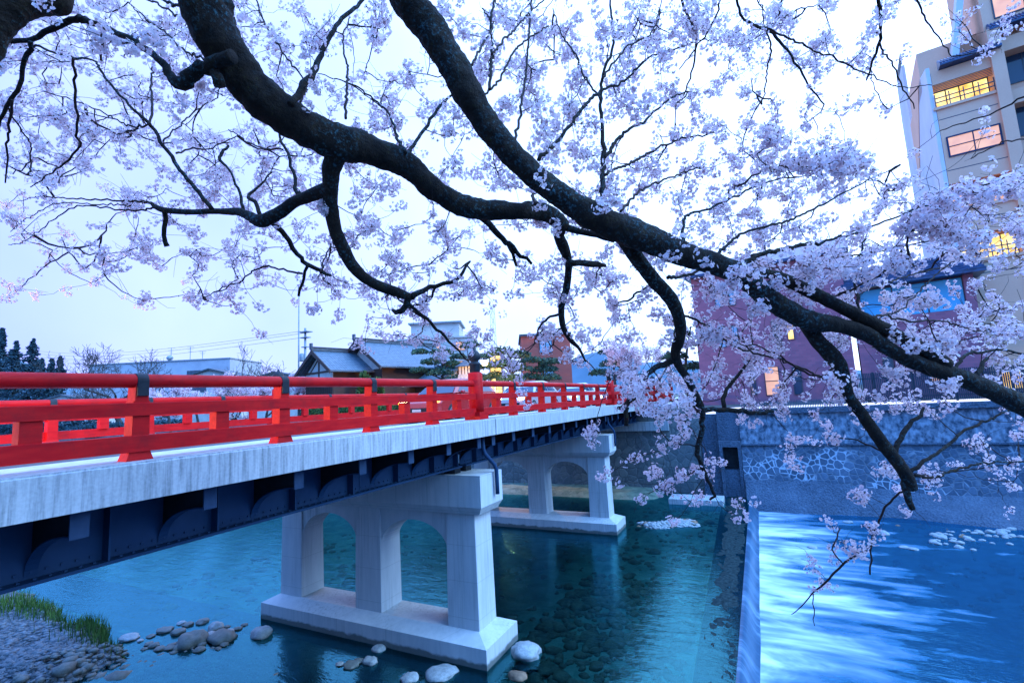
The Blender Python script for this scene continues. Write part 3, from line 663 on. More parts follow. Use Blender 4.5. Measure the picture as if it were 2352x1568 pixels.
for y in ys:
    k = 0.25*noise.noise(Vector((y*0.35, 0, 0)))+0.1*noise.noise(Vector((y*1.7, 3, 0)))
    w_ = 0.55+1.0*max(0.0, min(1.0, (-6.5-y)/3.0)); top = 1.15-0.55*max(0.0, min(1.0, (-2.5-y)/5.0))
    for q, (dx, z) in enumerate([(0.06, top), (-0.06, top*0.82), (-0.22*w_, top*0.5), (-0.5*w_+k*0.3, top*0.2), (-1.0*w_+k, -0.25+k*0.2), (-1.5*w_+k, -1.0)]): V.append((wall_x(z if z > 0 else 0)+dx, y, z))
F = [(i*6+j, i*6+j+1, (i+1)*6+j+1, (i+1)*6+j) for i in range(159) for j in range(5)]
mesh_obj('toe', np_mesh('toe', to_local(V, rw, None), F, smooth=True, mats=['rough_concrete']), rw)
# culvert mouth and stair recess at the upstream end of that wall
cu = empty('culvert', (33, 1.9, 0)); tag(cu, 'concrete drain opening with a dark mouth at the end of the stone river wall', 'drain')
g = MB(); g.box(32.6, 33.6, 1.27, 1.45, -0.8, 3.3); g.box(32.6, 33.6, 2.30, 2.48, -0.8, 3.3); g.box(32.6, 33.6, 1.452, 2.298, 2.95, 3.3); g.box(32.75, 33.6, 1.452, 2.298, -0.8, 1.55)
link('surround', g, 'rough_concrete', cu)
g = MB(); g.box(33.45, 33.6, 1.46, 2.29, 1.56, 2.94); link('mouth', g, 'black_iron', cu)  # shade inside the drain given as a black panel
g = MB(); g.box(33.0, 34.4, 1.27, 2.5, 3.32, 5.1); link('headwall', g, 'rough_concrete', cu)
stc = empty('stairs', (33.4, 3.0, 0)); tag(stc, 'narrow concrete steps set in the wall between the drain opening and the bridge', 'stairs')
for k in range(15):
    g = MB(); g.box(32.75+0.085*k, 34.4, 2.52, 3.55, -0.5+0.36*k+0.002, -0.5+0.36*(k+1)); link('step', g, 'rough_concrete', stc)
g = MB(); g.box(29.9, 31.4, 2.35, 5.3, -0.6, 0.30)
tag(link('slab', g, 'concrete', loc=(30.6, 3.8, 0), bevel=0.03), 'flat concrete slab lying in the water at the foot of the far bank steps', 'slab')
g = MB(); g.box(33.62, 120, 8.2, 13.1, 5.28, 5.306); tag(link('road', g, 'asphalt'), kind='structure')
for a, b in ((5.6, 8.2), (13.1, 15.7)):
    g = MB(); g.box(35.7, 120, a, b, 5.28, 5.43); tag(link('pavement', g, 'paving'), kind='structure')
g = MB(); g.box(33.92, 36.6, -60, 5.4, 5.28, 5.31); tag(link('path', g, 'asphalt'), kind='structure')

simple('weathered', (0.05, 0.075, 0.10), (0.09, 0.12, 0.15), 6, 0.8)
# ------------------------------------------------------------------ buildings of the far bank
class Local:                                       # build in a local frame u (along), v (depth), z
    def __init__(s, name, loc, rz, label, cat, group=None):
        s.e = empty(name, loc, rz); tag(s.e, label, cat, group)
    def part(s, name, mb, mats, parent=None, **k):
        return link(name, mb, mats, parent or s.e, world=False, **k)
def box(*a): return MB().box(*a)
def window(L, u0, u1, z0, z1, v, glass='dark_glass', nx=2, nz=1, fr=0.07, parent=None, depth=0.10, name='window', fmat='frame', bars=True):
    """frame in the wall plane v (outside is -v) with its panes set behind it"""
    g = MB()
    g.box(u0-fr, u1+fr, v-0.05, v+depth, z1, z1+fr); g.box(u0-fr, u1+fr, v-0.05, v+depth, z0-fr, z0)
    g.box(u0-fr, u0, v-0.05, v+depth, z0, z1); g.box(u1, u1+fr, v-0.05, v+depth, z0, z1)
    if bars:
        for k in range(1, nx): x = u0+(u1-u0)*k/nx; g.box(x-0.03, x+0.03, v-0.042, v-0.012, z0, z1)
        for k in range(1, nz): z = z0+(z1-z0)*k/nz; g.box(u0, u1, v-0.040, v-0.014, z-0.03, z+0.03)
    f = L.part(name, g, fmat, parent)
    L.part('pane', MB().box(u0, u1, v-0.010, v-0.004, z0, z1), glass, f)
    return f

# --- tan hotel tower, downstream; u along its river front, v away from the river
HR = math.atan2(-0.989, -0.147)
def hot(u, v): return u, v
H = Local('hotel', (39.37, -12.25, 5.3), HR, 'tall tan panelled hotel tower with lit windows above the river wall', 'hotel')
# in this frame +u runs downstream, and +v (left-hand side) points away... so use v = -depth
def HB(g, u0, u1, d0, d1, z0, z1, mi=0): a, b = sorted((d0, d1)); return g.box(u0, u1, a, b, z0-5.3, z1-5.3, mi)
# rotation HR maps u->( -.147,-.989 ); local +v -> (.989,-.147): away from the river. good.
g = MB()
lv = [(5.3, 12.6), (12.6, 13.67), (15.3, 17.08), (18.7, 24.0), (26.3, 27.2)]
for z0, z1 in ((5.3, 13.62), (15.30, 17.05), (18.75, 23.95)): HB(g, 0.02, 2.85, 0, 0.3, z0, z1)
HB(g, 0.02, 2.85, 1.6, 1.9, 13.0, 27.0)
HB(g, 0.02, 2.85, 0.02, 1.6, 25.62, 26.5)
H.part('wall', g, 'tan_panel')
for z in (23.15, 19.66, 16.21, 12.76, 9.3): H.part('panel_joint', HB(MB(), 0.03, 2.84, -0.004, 0.02, z-0.025, z+0.025), 'frame')
g = MB(); HB(g, 2.85, 3.45, -0.25, 2.2, 5.3, 28.0); H.part('pier', g, 'tan_panel')
g = MB(); HB(g, 3.45, 14, 1.2, 1.5, 5.3, 34.0)
for z in (13.6, 17.0, 20.4, 23.9, 27.4): HB(g, 3.45, 5.6, 0.3, 1.2, z-0.9, z)
HB(g, 5.6, 6.2, -0.25, 1.2, 5.3, 30.0); H.part('wall', g, 'tan_panel')
for z0 in (14.0, 17.5, 20.9, 24.4): window(H, 3.7, 5.3, z0+0.3-5.3, z0+2.2-5.3, 1.19, 'dark_glass', 2)
# white side wall with its slanted upper edge
g = MB(); sd = [(0, 0), (0, 21.6), (2.4, 22.2), (9.4, 22.0), (9.4, 27.3), (13.6, 27.6), (14.0, 24.5), (14.0, 0)]
g.poly([(-0.20, v, z) for v, z in sd], (0.2, 0, 0)); H.part('side_wall', g, 'white_wall')
g = MB(); g.poly([(-0.24, v, z) for v, z in [(3.2, 22.1), (9.2, 17.0), (9.4, 17.2), (9.4, 22.0)]], (0.04, 0, 0)); H.part('side_recess', g, 'tan_panel')
# balconies: lit glazing behind, rail in front
def balcony(z, lit):
    g = MB()
    b = H.part('balcony', HB(MB(), -0.12, 2.84, -0.12, 0.0, z-0.16, z+0.02), 'tan_panel')
    g = MB()
    for q in (0.33, 0.62): HB(g, 0.0, 2.84, -0.09, -0.05, z+q-0.03, z+q+0.03)
    for k in range(5): u = 0.02+k*0.70; HB(g, u-0.025, u+0.025, -0.086, -0.054, z, z+0.9)
    H.part('balcony_rail', g, 'frame', b)
    w_ = window(H, 0.10, 2.80, z+0.05-5.3, z+1.55-5.3, 1.2, lit, 4, 1)
    g = MB()
    for k in range(6): HB(g, 0.05, 2.84, 0.05, 0.09, z+1.20+0.11*k+0.35, z+1.235+0.11*k+0.35)
    return b
bA = balcony(24.0, 'lit_window'); balcony(17.08, 'lit_curtain'); balcony(13.67, 'lit_window')
g = MB()
for k in range(6): HB(g, 0.05, 2.84, 0.02, 0.06, 25.10+0.10*k, 25.13+0.10*k)
H.part('louvre', g, 'frame')
f = window(H, 0.32, 2.68, 20.60-5.3, 21.80-5.3, -0.01, 'lit_curtain', 2, 2, 0.09, fmat='girder_paint')
H.part('curtain', HB(MB(), 0.33, 1.45, -0.016, -0.0135, 20.61, 21.79), 'pale_glass', f)
# tiled canopies and the set back top storeys
def canopy(u0, u1, z0, z1, d):
    g = MB(); g.poly([(u0, -d, z0-5.3), (u0, -d, z0+0.12-5.3), (u0, 0.35, z1-5.3), (u0, 0.35, z0-5.3)], (u1-u0, 0, 0))
    c = H.part('canopy', g, 'blue_tile'); g = MB(); n = int((u1-u0)/0.16)
    for k in range(n):
        u = u0+0.08+k*(u1-u0-0.1)/n; g.tube([(u, -d-0.01, z0+0.14-5.3), (u, 0.34, z1+0.02-5.3)], 0.045, 5)
    H.part('tile_rib', g, 'blue_tile', c)
canopy(0.45, 3.35, 26.55, 27.32, 0.55)
g = MB(); HB(g, 2.9, 14, 0.4, 8, 28.0, 42); HB(g, -0.2, 2.9, 2.2, 8, 26.5, 29.3); H.part('top_storey', g, 'tan_panel')
canopy(3.0, 9.0, 27.9, 28.6, 0.3)
window(H, 3.5, 7.5, 28.9-5.3, 31.2-5.3, 0.39, 'lit_curtain', 3)
g = MB(); g.poly([(1.2, 0.6, 21.6), (1.2, 2.0, 21.6), (2.9, 2.0, 31.0), (2.9, 0.6, 31.0)], (0.35, 0, 0)); H.part('sloping_wall', g, 'white_wall')
g = MB()
for q in (0.25, 0.5, 0.75, 1.0): g.box(-0.15, -0.10, 9.6, 13.5, 27.5+q, 27.53+q)
for k in range(5): g.box(-0.15, -0.10, 9.6+k*0.97, 9.64+k*0.97, 27.5, 28.55)
H.part('roof_rail', g, 'pole_metal')
# ground floor lit opening
window(H, 0.9, 1.7, 0.35, 1.35, -0.01, 'lit_window', 2)

# --- dark red brick building
BK = Local('brick_building', (40.06, 3.63, 5.3), HR, 'dark red brick building with narrow windows behind the river wall', 'building')
g = MB(); g.box(-0.25, 9.6, 0, 9, 0, 10.0); BK.part('wall', g, 'brick')
g = MB(); g.poly([(-0.7, -0.5, 9.95), (-0.7, -0.5, 10.15), (-0.7, 4.5, 12.2), (-0.7, 9.5, 10.15), (-0.7, 9.5, 9.95)], (10.8, 0, 0)); BK.part('roof', g, 'blue_tile')
for u0, u1, z0, z1, m in ((1.43,1.80,12.75,14.15,'pale_glass'),(2.42,2.80,12.75,14.05,'pale_glass'),(1.45,1.82,9.65,11.2,'pale_glass'),(2.37,2.72,9.65,11.15,'pale_glass'),
                          (5.05,5.5,9.7,11.1,'dark_glass'),(6.0,6.33,9.73,10.9,'lit_window'),(3.25,3.55,6.0,7.8,'dark_glass'),(4.24,5.10,5.9,7.85,'lit_curtain'),(6.0,6.45,5.9,7.7,'dark_glass'),
                          (5.05,5.4,12.8,14.1,'dark_glass'),(7.6,8.0,9.7,11.1,'dark_glass'),(7.6,8.0,12.8,14.1,'pale_glass')):
    window(BK, u0, u1, z0-5.3, z1-5.3, -0.01, m, 1, 2 if z1-z0 > 1.3 else 1, 0.05)
BW = Local('annex', (38.60, -6.2, 5.3), HR, 'brick annex with a wide blue glazed upper storey under a tiled roof', 'building')
g = MB(); g.box(0, 6.0, 0, 7, 0, 5.2); g.box(0, 0.4, 0, 7, 5.2, 7.3); g.box(5.55, 6.0, 0, 7, 5.2, 7.3); g.box(0.4, 5.55, 0.4, 7, 5.2, 7.3); BW.part('wall', g, 'brick')
window(BW, 0.45, 5.5, 5.25, 7.15, 0.3, 'blue_glass', 3, 1, 0.06)
g = MB(); g.poly([(-0.5, -0.7, 7.25), (-0.5, -0.7, 7.42), (-0.5, 3.5, 9.3), (-0.5, 7.6, 7.42), (-0.5, 7.6, 7.25)], (7.0, 0, 0)); rf = BW.part('roof', g, 'blue_tile')
g = MB()
for k in range(9): z = 7.45+k*0.2; g.box(-0.51, 6.51, -0.70+k*0.45-0.03, -0.70+k*0.45+0.03, z-0.02, z+0.05)
BW.part('tile_course', g, 'blue_tile', rf)
window(BW, 1.2, 1.6, 1.0, 2.6, -0.01, 'dark_glass', 1, 2); window(BW, 3.4, 4.4, 1.0, 2.6, -0.01, 'lit_curtain', 2, 1)

# timber slat fence and a low picket rail on the wall
fe = empty('slat_fence', (34.4, -8, 5.2)); tag(fe, 'dark vertical slat fence on top of the river wall before the annex', 'fence')
g = MB()
for k in range(150): y = -4.2-k*0.085; g.box(34.36, 34.40, y-0.028, y+0.028, 5.25, 6.95)
link('slat_panel', g, 'fence', fe)
for k in range(8): y = -4.2-k*1.8; link('post', MB().box(34.405, 34.50, y-0.05, y+0.05, 5.2, 7.0), 'fence', fe)
g = MB(); g.box(34.405, 34.45, -17, -4.2, 5.5, 5.56); g.box(34.405, 34.45, -17, -4.2, 6.6, 6.66); link('rail', g, 'fence', fe)
fe = empty('picket_fence', (33.5, -1, 5.16)); tag(fe, 'low grey picket fence along the wall top in front of the brick building', 'fence')
g = MB()
for k in range(64): y = 1.0-k*0.085; g.box(33.40, 33.42, y-0.022, y+0.022, 5.16, 5.62)
link('picket_panel', g, 'weathered', fe); link('rail', MB().box(33.421, 33.45, -4.4, 1.05, 5.48, 5.52), 'weathered', fe)

# --- traditional house with tiled roofs on the upstream corner
HO = Local('traditional_house', (38.42, 34.63, 5.3), math.atan2(-0.21, 0.977), 'timber and plaster house with blue grey tiled gable roofs beyond the bridge', 'house')
def gable_roof(L, u0, u1, v0, v1, ze, zr, th=0.16, over=0.0, mats='roof_tile'):
    vm = (v0+v1)/2
    g = MB(); g.poly([(u0, v0, ze), (u0, vm, zr), (u0, v1, ze), (u0, v1, ze-th), (u0, vm, zr-th*1.2), (u0, v0, ze-th)], (u1-u0, 0, 0))
    r = L.part('roof', g, mats)
    g = MB(); g.box(u0-0.05, u1+0.05, vm-0.17, vm+0.17, zr-0.05, zr+0.30); g.box(u0-0.05, u1+0.05, vm-0.24, vm+0.24, zr+0.30, zr+0.37)
    for u in (u0-0.04, u1+0.04): g.box(u-0.09, u+0.09, vm-0.2, vm+0.2, zr+0.1, zr+0.72)
    L.part('ridge', g, 'roof_edge', r)
    for u in (u0-0.04, u1-0.06):
        g = MB()
        for a, b in ((v0, vm), (v1, vm)): g.poly([(u, a, ze+0.02), (u, b, zr+0.03), (u, b, zr-0.42), (u, a, ze-0.36)], (0.10, 0, 0))
        L.part('bargeboard', g, 'wood', r)
    return r
gable_roof(HO, -0.4, 11.3, -0.6, 8.6, 5.35, 8.45)
g = MB(); g.box(0.6, 10.3, 0.5, 7.5, 0, 5.4); HO.part('wall', g, 'wood')
g = MB(); g.poly([(0.55, 0.5, 5.2), (0.55, 4.0, 7.9), (0.55, 7.5, 5.2)], (0.05, 0, 0)); HO.part('gable_wall', g, 'plaster')
# left wing: smaller gable facing the river
gable_roof(HO, -4.6, 1.6, 1.8, 8.8, 5.05, 7.35)
g = MB(); g.box(-3.7, 0.8, 2.7, 8.0, 0, 4.9); HO.part('wall', g, 'wood')
g = MB(); g.poly([(-3.75, 2.7, 4.15), (-3.75, 2.7, 4.9), (-3.75, 5.3, 6.9), (-3.75, 8.0, 4.9), (-3.75, 8.0, 4.15)], (0.05, 0, 0)); gw = HO.part('gable_wall', g, 'plaster')
g = MB(); g.box(-3.82, -3.755, 2.6, 8.1, 4.95, 5.15); g.box(-3.82, -3.755, 5.2, 5.4, 4.2, 6.9)
for s_ in (-1, 1): g.poly([(-3.80, 5.3, 6.4), (-3.80, 5.3, 6.6), (-3.80, 5.3+s_*1.9, 5.05), (-3.80, 5.3+s_*1.7, 5.05)], (0.04, 0, 0))
HO.part('gable_beam', g, 'wood', gw)
g = MB()
for k in range(16): v = 2.8+k*0.34; g.box(-3.78, -3.74, v-0.05, v+0.05, 1.0, 3.9)
HO.part('lattice', g, 'wood')
# porch with its own gable turned to the street
pg = MB(); e0, e1, zr_, ze_ = 4.0, 10.4, 5.25, 3.35; um = 7.2
pg.poly([(e0, -4.4, ze_), (um, -4.4, zr_), (e1, -4.4, ze_), (e1, -4.4, ze_-0.16), (um, -4.4, zr_-0.2), (e0, -4.4, ze_-0.16)], (0, 4.6, 0)); pr_ = HO.part('porch_roof', pg, 'roof_tile')
g = MB(); g.box(um-0.16, um+0.16, -4.45, 0.2, zr_-0.02, zr_+0.25)
for a in (e0, e1): g.poly([(a, -4.46, ze_+0.03), (um, -4.46, zr_+0.03), (um, -4.46, zr_-0.36), (a, -4.46, ze_-0.3)], (0, 0.08, 0))
HO.part('ridge', g, 'roof_edge', pr_)
g = MB(); g.poly([(e0+1.1, -4.0, ze_+0.1), (um, -4.0, zr_-0.35), (e1-1.1, -4.0, ze_+0.1)], (0, 0.06, 0)); pw = HO.part('gable_wall', g, 'plaster')
g = MB(); g.box(um-0.07, um+0.07, -4.05, -4.003, ze_, zr_-0.3); g.box(e0+0.7, e1-0.7, -4.06, -3.9, ze_-0.12, ze_+0.1); HO.part('gable_beam', g, 'wood', pw)
for u in (e0+0.8, e1-0.8, um-1.2, um+1.2): HO.part('porch_post', MB().box(u-0.1, u+0.1, -4.0, -3.8, 0, ze_-0.1), 'wood')
HO.part('porch_wall', MB().box(e0+0.9, e1-0.9, -2.4, 0.4, 0, ze_-0.05), 'wood')

# --- other buildings behind
def block(name, px0, px1, ytop, d, depth, mat, label, roof='roof_edge', z0=5.3, rz=None, cap=0.25, wins=(), over=0.2, floors=0, wmat='dark_glass', group=None):
    a = at(px0, ytop, d); b = at(px1, ytop, d); zt = max(a[2], b[2]); L_ = math.hypot(b[0]-a[0], b[1]-a[1]); rz = math.atan2(b[1]-a[1], b[0]-a[0])
    B = Local(name, (a[0], a[1], z0), rz, label, 'building', group); h = zt-z0
    B.part('wall', MB().box(0, L_, 0, depth, 0, h-cap), mat); B.part('roof', MB().box(-over, L_+over, -over, depth+over, h-cap, h), roof)
    n = max(1, int(L_/3.2))
    for f in range(floors):
        zz = h-cap-1.9-f*3.1
        if zz < 0.6: break
        for k in range(n): c = (k+0.5)*L_/n; window(B, c-0.7, c+0.7, zz-0.1, zz+1.2, -0.01, wmat, 2)
    return B, L_, h
cb, L_, h = block('office_building', 916, 1085, 779, 78, 12, 'cream_wall', 'cream concrete office block rising behind the tiled house', roof='cream_wall', floors=2, wmat='lit_curtain')
cb.part('roof_block', MB().box(1.6, 9.6, 2, 9, h, h+2.6), 'cream_wall'); cb.part('roof_slab', MB().box(1.2, 10.0, 1.6, 9.4, h+2.6, h+2.85), 'pole_metal')
block('red_building', 1196, 1308, 768, 58, 9, 'red_block', 'orange red block with a dark flat roof beyond the pines', floors=3, wmat='pale_glass')
sh, L_, h = block('shop', 1122, 1152, 806, 57, 8, 'cream_wall', 'small shop with a warm lit front between the pines', floors=0)
window(sh, 0.15, L_-0.15, 0.6, h-0.6, -0.01, 'lit_window', 2, 3)
wb, L_, h = block('long_building', 205, 528, 837, 112, 14, 'metal_cladding', 'long pale low building with roof antennas upstream of the bridge', roof='pole_metal', floors=0)
window(wb, L_*0.70, L_*0.79, h-4.6, h-2.7, -0.01, 'dark_glass', 3)
def antenna(L, u, v, z, hh, dish=False):
    g = MB(); g.box(u-0.05, u+0.05, v-0.05, v+0.05, z, z+hh)
    for k in range(3): q = z+hh*(0.98-0.16*k); g.box(u-0.9+0.2*k, u+0.9-0.2*k, v-0.02, v+0.02, q-0.025, q+0.025)
    if dish: g.lathe((u, v-0.4, z+0.9), [(0.05,-0.65),(0.5,-0.45),(0.75,0.0),(0.5,0.45),(0.05,0.65)], 12)
    L.part('antenna', g, 'pole_metal')
antenna(wb, L_*0.515, 3, h, 3.4, True); antenna(wb, L_*0.655, 3, h, 3.4); antenna(wb, L_*0.745, 3, h, 2.2)
def cottage(px0, px1, yr, ye, d, label, dep=7):
    a = at(px0, ye, d); b = at(px1, ye, d); L_ = math.hypot(b[0]-a[0], b[1]-a[1]); rz = math.atan2(b[1]-a[1], b[0]-a[0])
    B = Local('house', (a[0], a[1], 5.3), rz, label, 'house'); ze = (a[2]+b[2])/2-5.3; zr = at((px0+px1)/2, yr, d)[2]-5.3
    B.part('wall', MB().box(0.5, L_-0.5, 0.3, dep, 0, ze), 'plaster')
    B.part('gable_wall', MB().poly([(0.5, 0.3, ze), (L_/2, 0.3, zr-0.2), (L_-0.5, 0.3, ze)], (0, 0.1, 0)), 'plaster')
    B.part('roof', MB().poly([(0, -0.2, ze), (L_/2, -0.2, zr), (L_, -0.2, ze), (L_, -0.2, ze-0.25), (L_/2, -0.2, zr-0.28), (0, -0.2, ze-0.25)], (0, dep+0.5, 0)), 'roof_edge')
    window(B, L_*0.25, L_*0.45, ze-2.4, ze-1.0, 0.29, 'dark_glass', 2); return B
cottage(398, 560, 845, 868, 90, 'white gabled house with dark eaves before the long pale building')
cottage(560, 700, 852, 870, 75, 'low house with a grey roof left of the tall bare pole')
cottage(60, 215, 905, 925, 95, 'dark roofed house glimpsed between the red rails at far left')

# garden wall with trellis in front of the house, seen between the rails
gw = empty('garden_wall', (37.4, 34, 5.3), math.atan2(-0.21, 0.977)); tag(gw, 'white plaster garden wall with a lattice panel below the tiled house', 'wall')
link('wall_panel', MB().box(-1, 17, -6.3, -6.1, 0, 1.15), 'plaster', gw, world=False); link('wall_cap', MB().box(-1.1, 17.1, -6.4, -6.0, 1.152, 1.3), 'roof_edge', gw, world=False)
g = MB()
for k in range(60): g.box(4+k*0.12, 4.03+k*0.12, -6.36, -6.33, 1.3, 2.1)
link('lattice', g, 'fence', gw, world=False)

# --- poles, lamps
def pole(name, px, ytop, d, r0, r1, label, cat, z0=5.3):
    b = at(px, 866, d); t_ = at(px, ytop, d); e = empty(name, (b[0], b[1], z0)); tag(e, label, cat)
    link('pole', MB().lathe((b[0], b[1], z0), [(r0, 0), (r1, t_[2]-z0)], 8), 'pole_metal', e); return e, b, t_[2]
e, b, zt = pole('flagpole', 686, 655, 55, 0.11, 0.06, 'tall thin bare metal pole left of the tiled house', 'pole')
link('pole_tip', MB().lathe((b[0], b[1], zt), [(0.06, 0), (0.12, 0.1), (0.02, 0.25)], 8), 'pole_metal', e)
e, b, zt = pole('utility_pole', 701, 751, 60, 0.17, 0.13, 'concrete utility pole with crossarms and a transformer beside the tiled house', 'utility pole')
for q, l in ((0.5, 0.9), (1.2, 0.7), (2.4, 0.5)): link('crossarm', MB().box(b[0]-l*0.5, b[0]+l*0.5, b[1]-l*0.9, b[1]+l*0.9, zt-q-0.05, zt-q+0.05), 'pole_metal', e)
link('transformer', MB().lathe((b[0]-0.25, b[1]+0.3, zt-4.2), [(0.25, 0), (0.28, 0.1), (0.28, 0.9), (0.2, 1.0)], 10), 'pole_metal', e)
for k, (dx, dz) in enumerate(((-0.4, 0.4), (0.3, 0.55), (0.0, 1.15))):
    a_ = np.array([b[0]+dx, b[1]-dx, zt-dz]); q_ = at(40, 800+k*7, 150); m_ = np.linspace(0, 1, 24)[:, None]
    link('cable', MB().tube(a_+(q_-a_)*m_+np.array([0, 0, -2.2])*np.sin(m_*PI), 0.022, 4), 'black_iron', e)
def street_lamp(P, h, label, watt, toward=(1, 0)):
    e = empty('street_lamp', P); tag(e, label, 'street lamp')
    x, y, z = P; link('pole', MB().lathe(P, [(0.09, 0), (0.07, h)], 10), 'pole_metal', e)
    link('arm', MB().tube([(x, y, z+h-0.05), (x+toward[0]*0.35, y+toward[1]*0.35, z+h+0.1), (x+toward[0]*0.8, y+toward[1]*0.8, z+h+0.12)], 0.035, 6), 'pole_metal', e)
    hx, hy, hz = x+toward[0]*0.95, y+toward[1]*0.95, z+h+0.08
    hd = link('lamp_head', MB().lathe((hx, hy, hz), [(0.05, 0.22), (0.22, 0.12), (0.24, 0.06), (0.1, 0.06)][::-1], 12), 'black_iron', e)
    link('bulb', MB().lathe((hx, hy, hz-0.06), [(0.02, -0.36), (0.18, -0.28), (0.25, -0.14), (0.20, 0.0), (0.08, 0.08)], 12), 'lamp_glow', hd)
    l = bpy.data.lights.new('street_light', 'POINT'); l.energy = watt; l.color = (1.0, 0.55, 0.2); l.shadow_soft_size = 0.12
    o = bpy.data.objects.new('street_light', l); sc.collection.objects.link(o); o.parent = e; o.location = (hx-x, hy-y, hz-0.75-z)
    return e
P = at(1113, 832, 40); street_lamp((P[0]-0.95, P[1], 5.3), P[2]-5.3+0.05, 'lit street lamp by the pines at the far bridge end', 2600)
P = at(1136, 862, 50); street_lamp((P[0], P[1], 5.3), 2.9, 'low lit lamp standing under the pine beside the shop', 500, (-1, 0.2))
# mast far off
P = at(1130, 700, 220); e = empty('lattice_mast', (P[0], P[1], 5.3)); tag(e, 'slender lattice mast far off above the pines', 'mast')
g = MB(); hh = P[2]-5.3
for a in range(4):
    sx, sy = (1 if a & 1 else -1), (1 if a & 2 else -1); g.tube([(P[0]+sx*1.1, P[1]+sy*1.1, 5.3), (P[0]+sx*0.7, P[1]+sy*0.7, 5.3+hh)], 0.10, 4)
for k in range(18):
    z = 5.3+hh*k/18; r = 1.1-0.4*k/18; s_ = 1 if k % 2 else -1
    g.tube([(P[0]-s_*r, P[1]-r, z), (P[0]+s_*r, P[1]-r, z+hh/18)], 0.06, 4); g.tube([(P[0]-r, P[1]-s_*r, z), (P[0]-r, P[1]+s_*r, z+hh/18)], 0.06, 4)
link('lattice', g, 'pole_metal', e)
# stone lantern pavilion with flared roof
P = at(1071, 860, 45); e = empty('lantern_tower', (P[0], P[1], 5.3)); tag(e, 'small wooden lantern tower with a flared tiled roof beside the bridge end', 'lantern')
zb = P[2]; q = 0.75
link('base', MB().frus((P[0]-0.8,P[0]+0.8,P[1]-0.8,P[1]+0.8), (P[0]-0.55,P[0]+0.55,P[1]-0.55,P[1]+0.55), 5.3, zb), 'concrete', e)
lb = link('light_box', MB().box(P[0]-0.5,P[0]+0.5,P[1]-0.5,P[1]+0.5, zb, zb+0.72), 'plaster', e)
g = MB()
for k in (-0.5, -0.17, 0.17, 0.5): g.box(P[0]-0.53, P[0]-0.502, P[1]+k-0.03, P[1]+k+0.03, zb, zb+0.72); g.box(P[0]+k-0.03, P[0]+k+0.03, P[1]-0.53, P[1]-0.502, zb, zb+0.72)
link('lattice', g, 'wood', lb)
link('roof', MB().lathe((P[0], P[1], zb+0.72), [(1.05, 0.0), (1.0, 0.08), (0.6, 0.28), (0.28, 0.55), (0.1, 0.62), (0.12, 0.75), (0.03, 0.85)], 8, smooth=False), 'roof_edge', e)

# ------------------------------------------------------------------ hills and trees of the background
def ridge(name, pts, d, depth_, base=5.0):
    g = MB(); top = [at(x, y, d) for x, y in pts]; n = len(top); f2 = np.array([FW[0], FW[1], 0]); f2 /= np.linalg.norm(f2); V = []; rows = 9
    for i, p in enumerate(top):
        for r in range(rows):
            s_ = r/(rows-1); k = math.sin(PI*s_); q = p+f2*depth_*(s_-0.5)*2
            V.append((q[0], q[1], base+(p[2]-base)*k*(1+0.12*noise.noise(Vector((q[0]*0.02, q[1]*0.02, 1))))))
    F = [(i*rows+j, (i+1)*rows+j, (i+1)*rows+j+1, i*rows+j+1) for i in range(n-1) for j in range(rows-1)]
    return tag(mesh_obj(name, np_mesh(name, V, F, smooth=True, mats=['hill'])), kind='structure')
def curve_pts(P, n):
    P = np.array(P, float); t_ = np.linspace(0, len(P)-1, n); i = np.minimum(t_.astype(int), len(P)-2); f = (t_-i)[:, None]; f = f*f*(3-2*f)
    return P[i]*(1-f)+P[i+1]*f
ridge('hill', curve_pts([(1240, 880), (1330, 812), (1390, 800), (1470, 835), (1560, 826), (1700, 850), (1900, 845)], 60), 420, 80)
ridge('hill', curve_pts([(-500, 820), (-200, 800), (-20, 806), (60, 838), (150, 878), (260, 900)], 40), 330, 60)

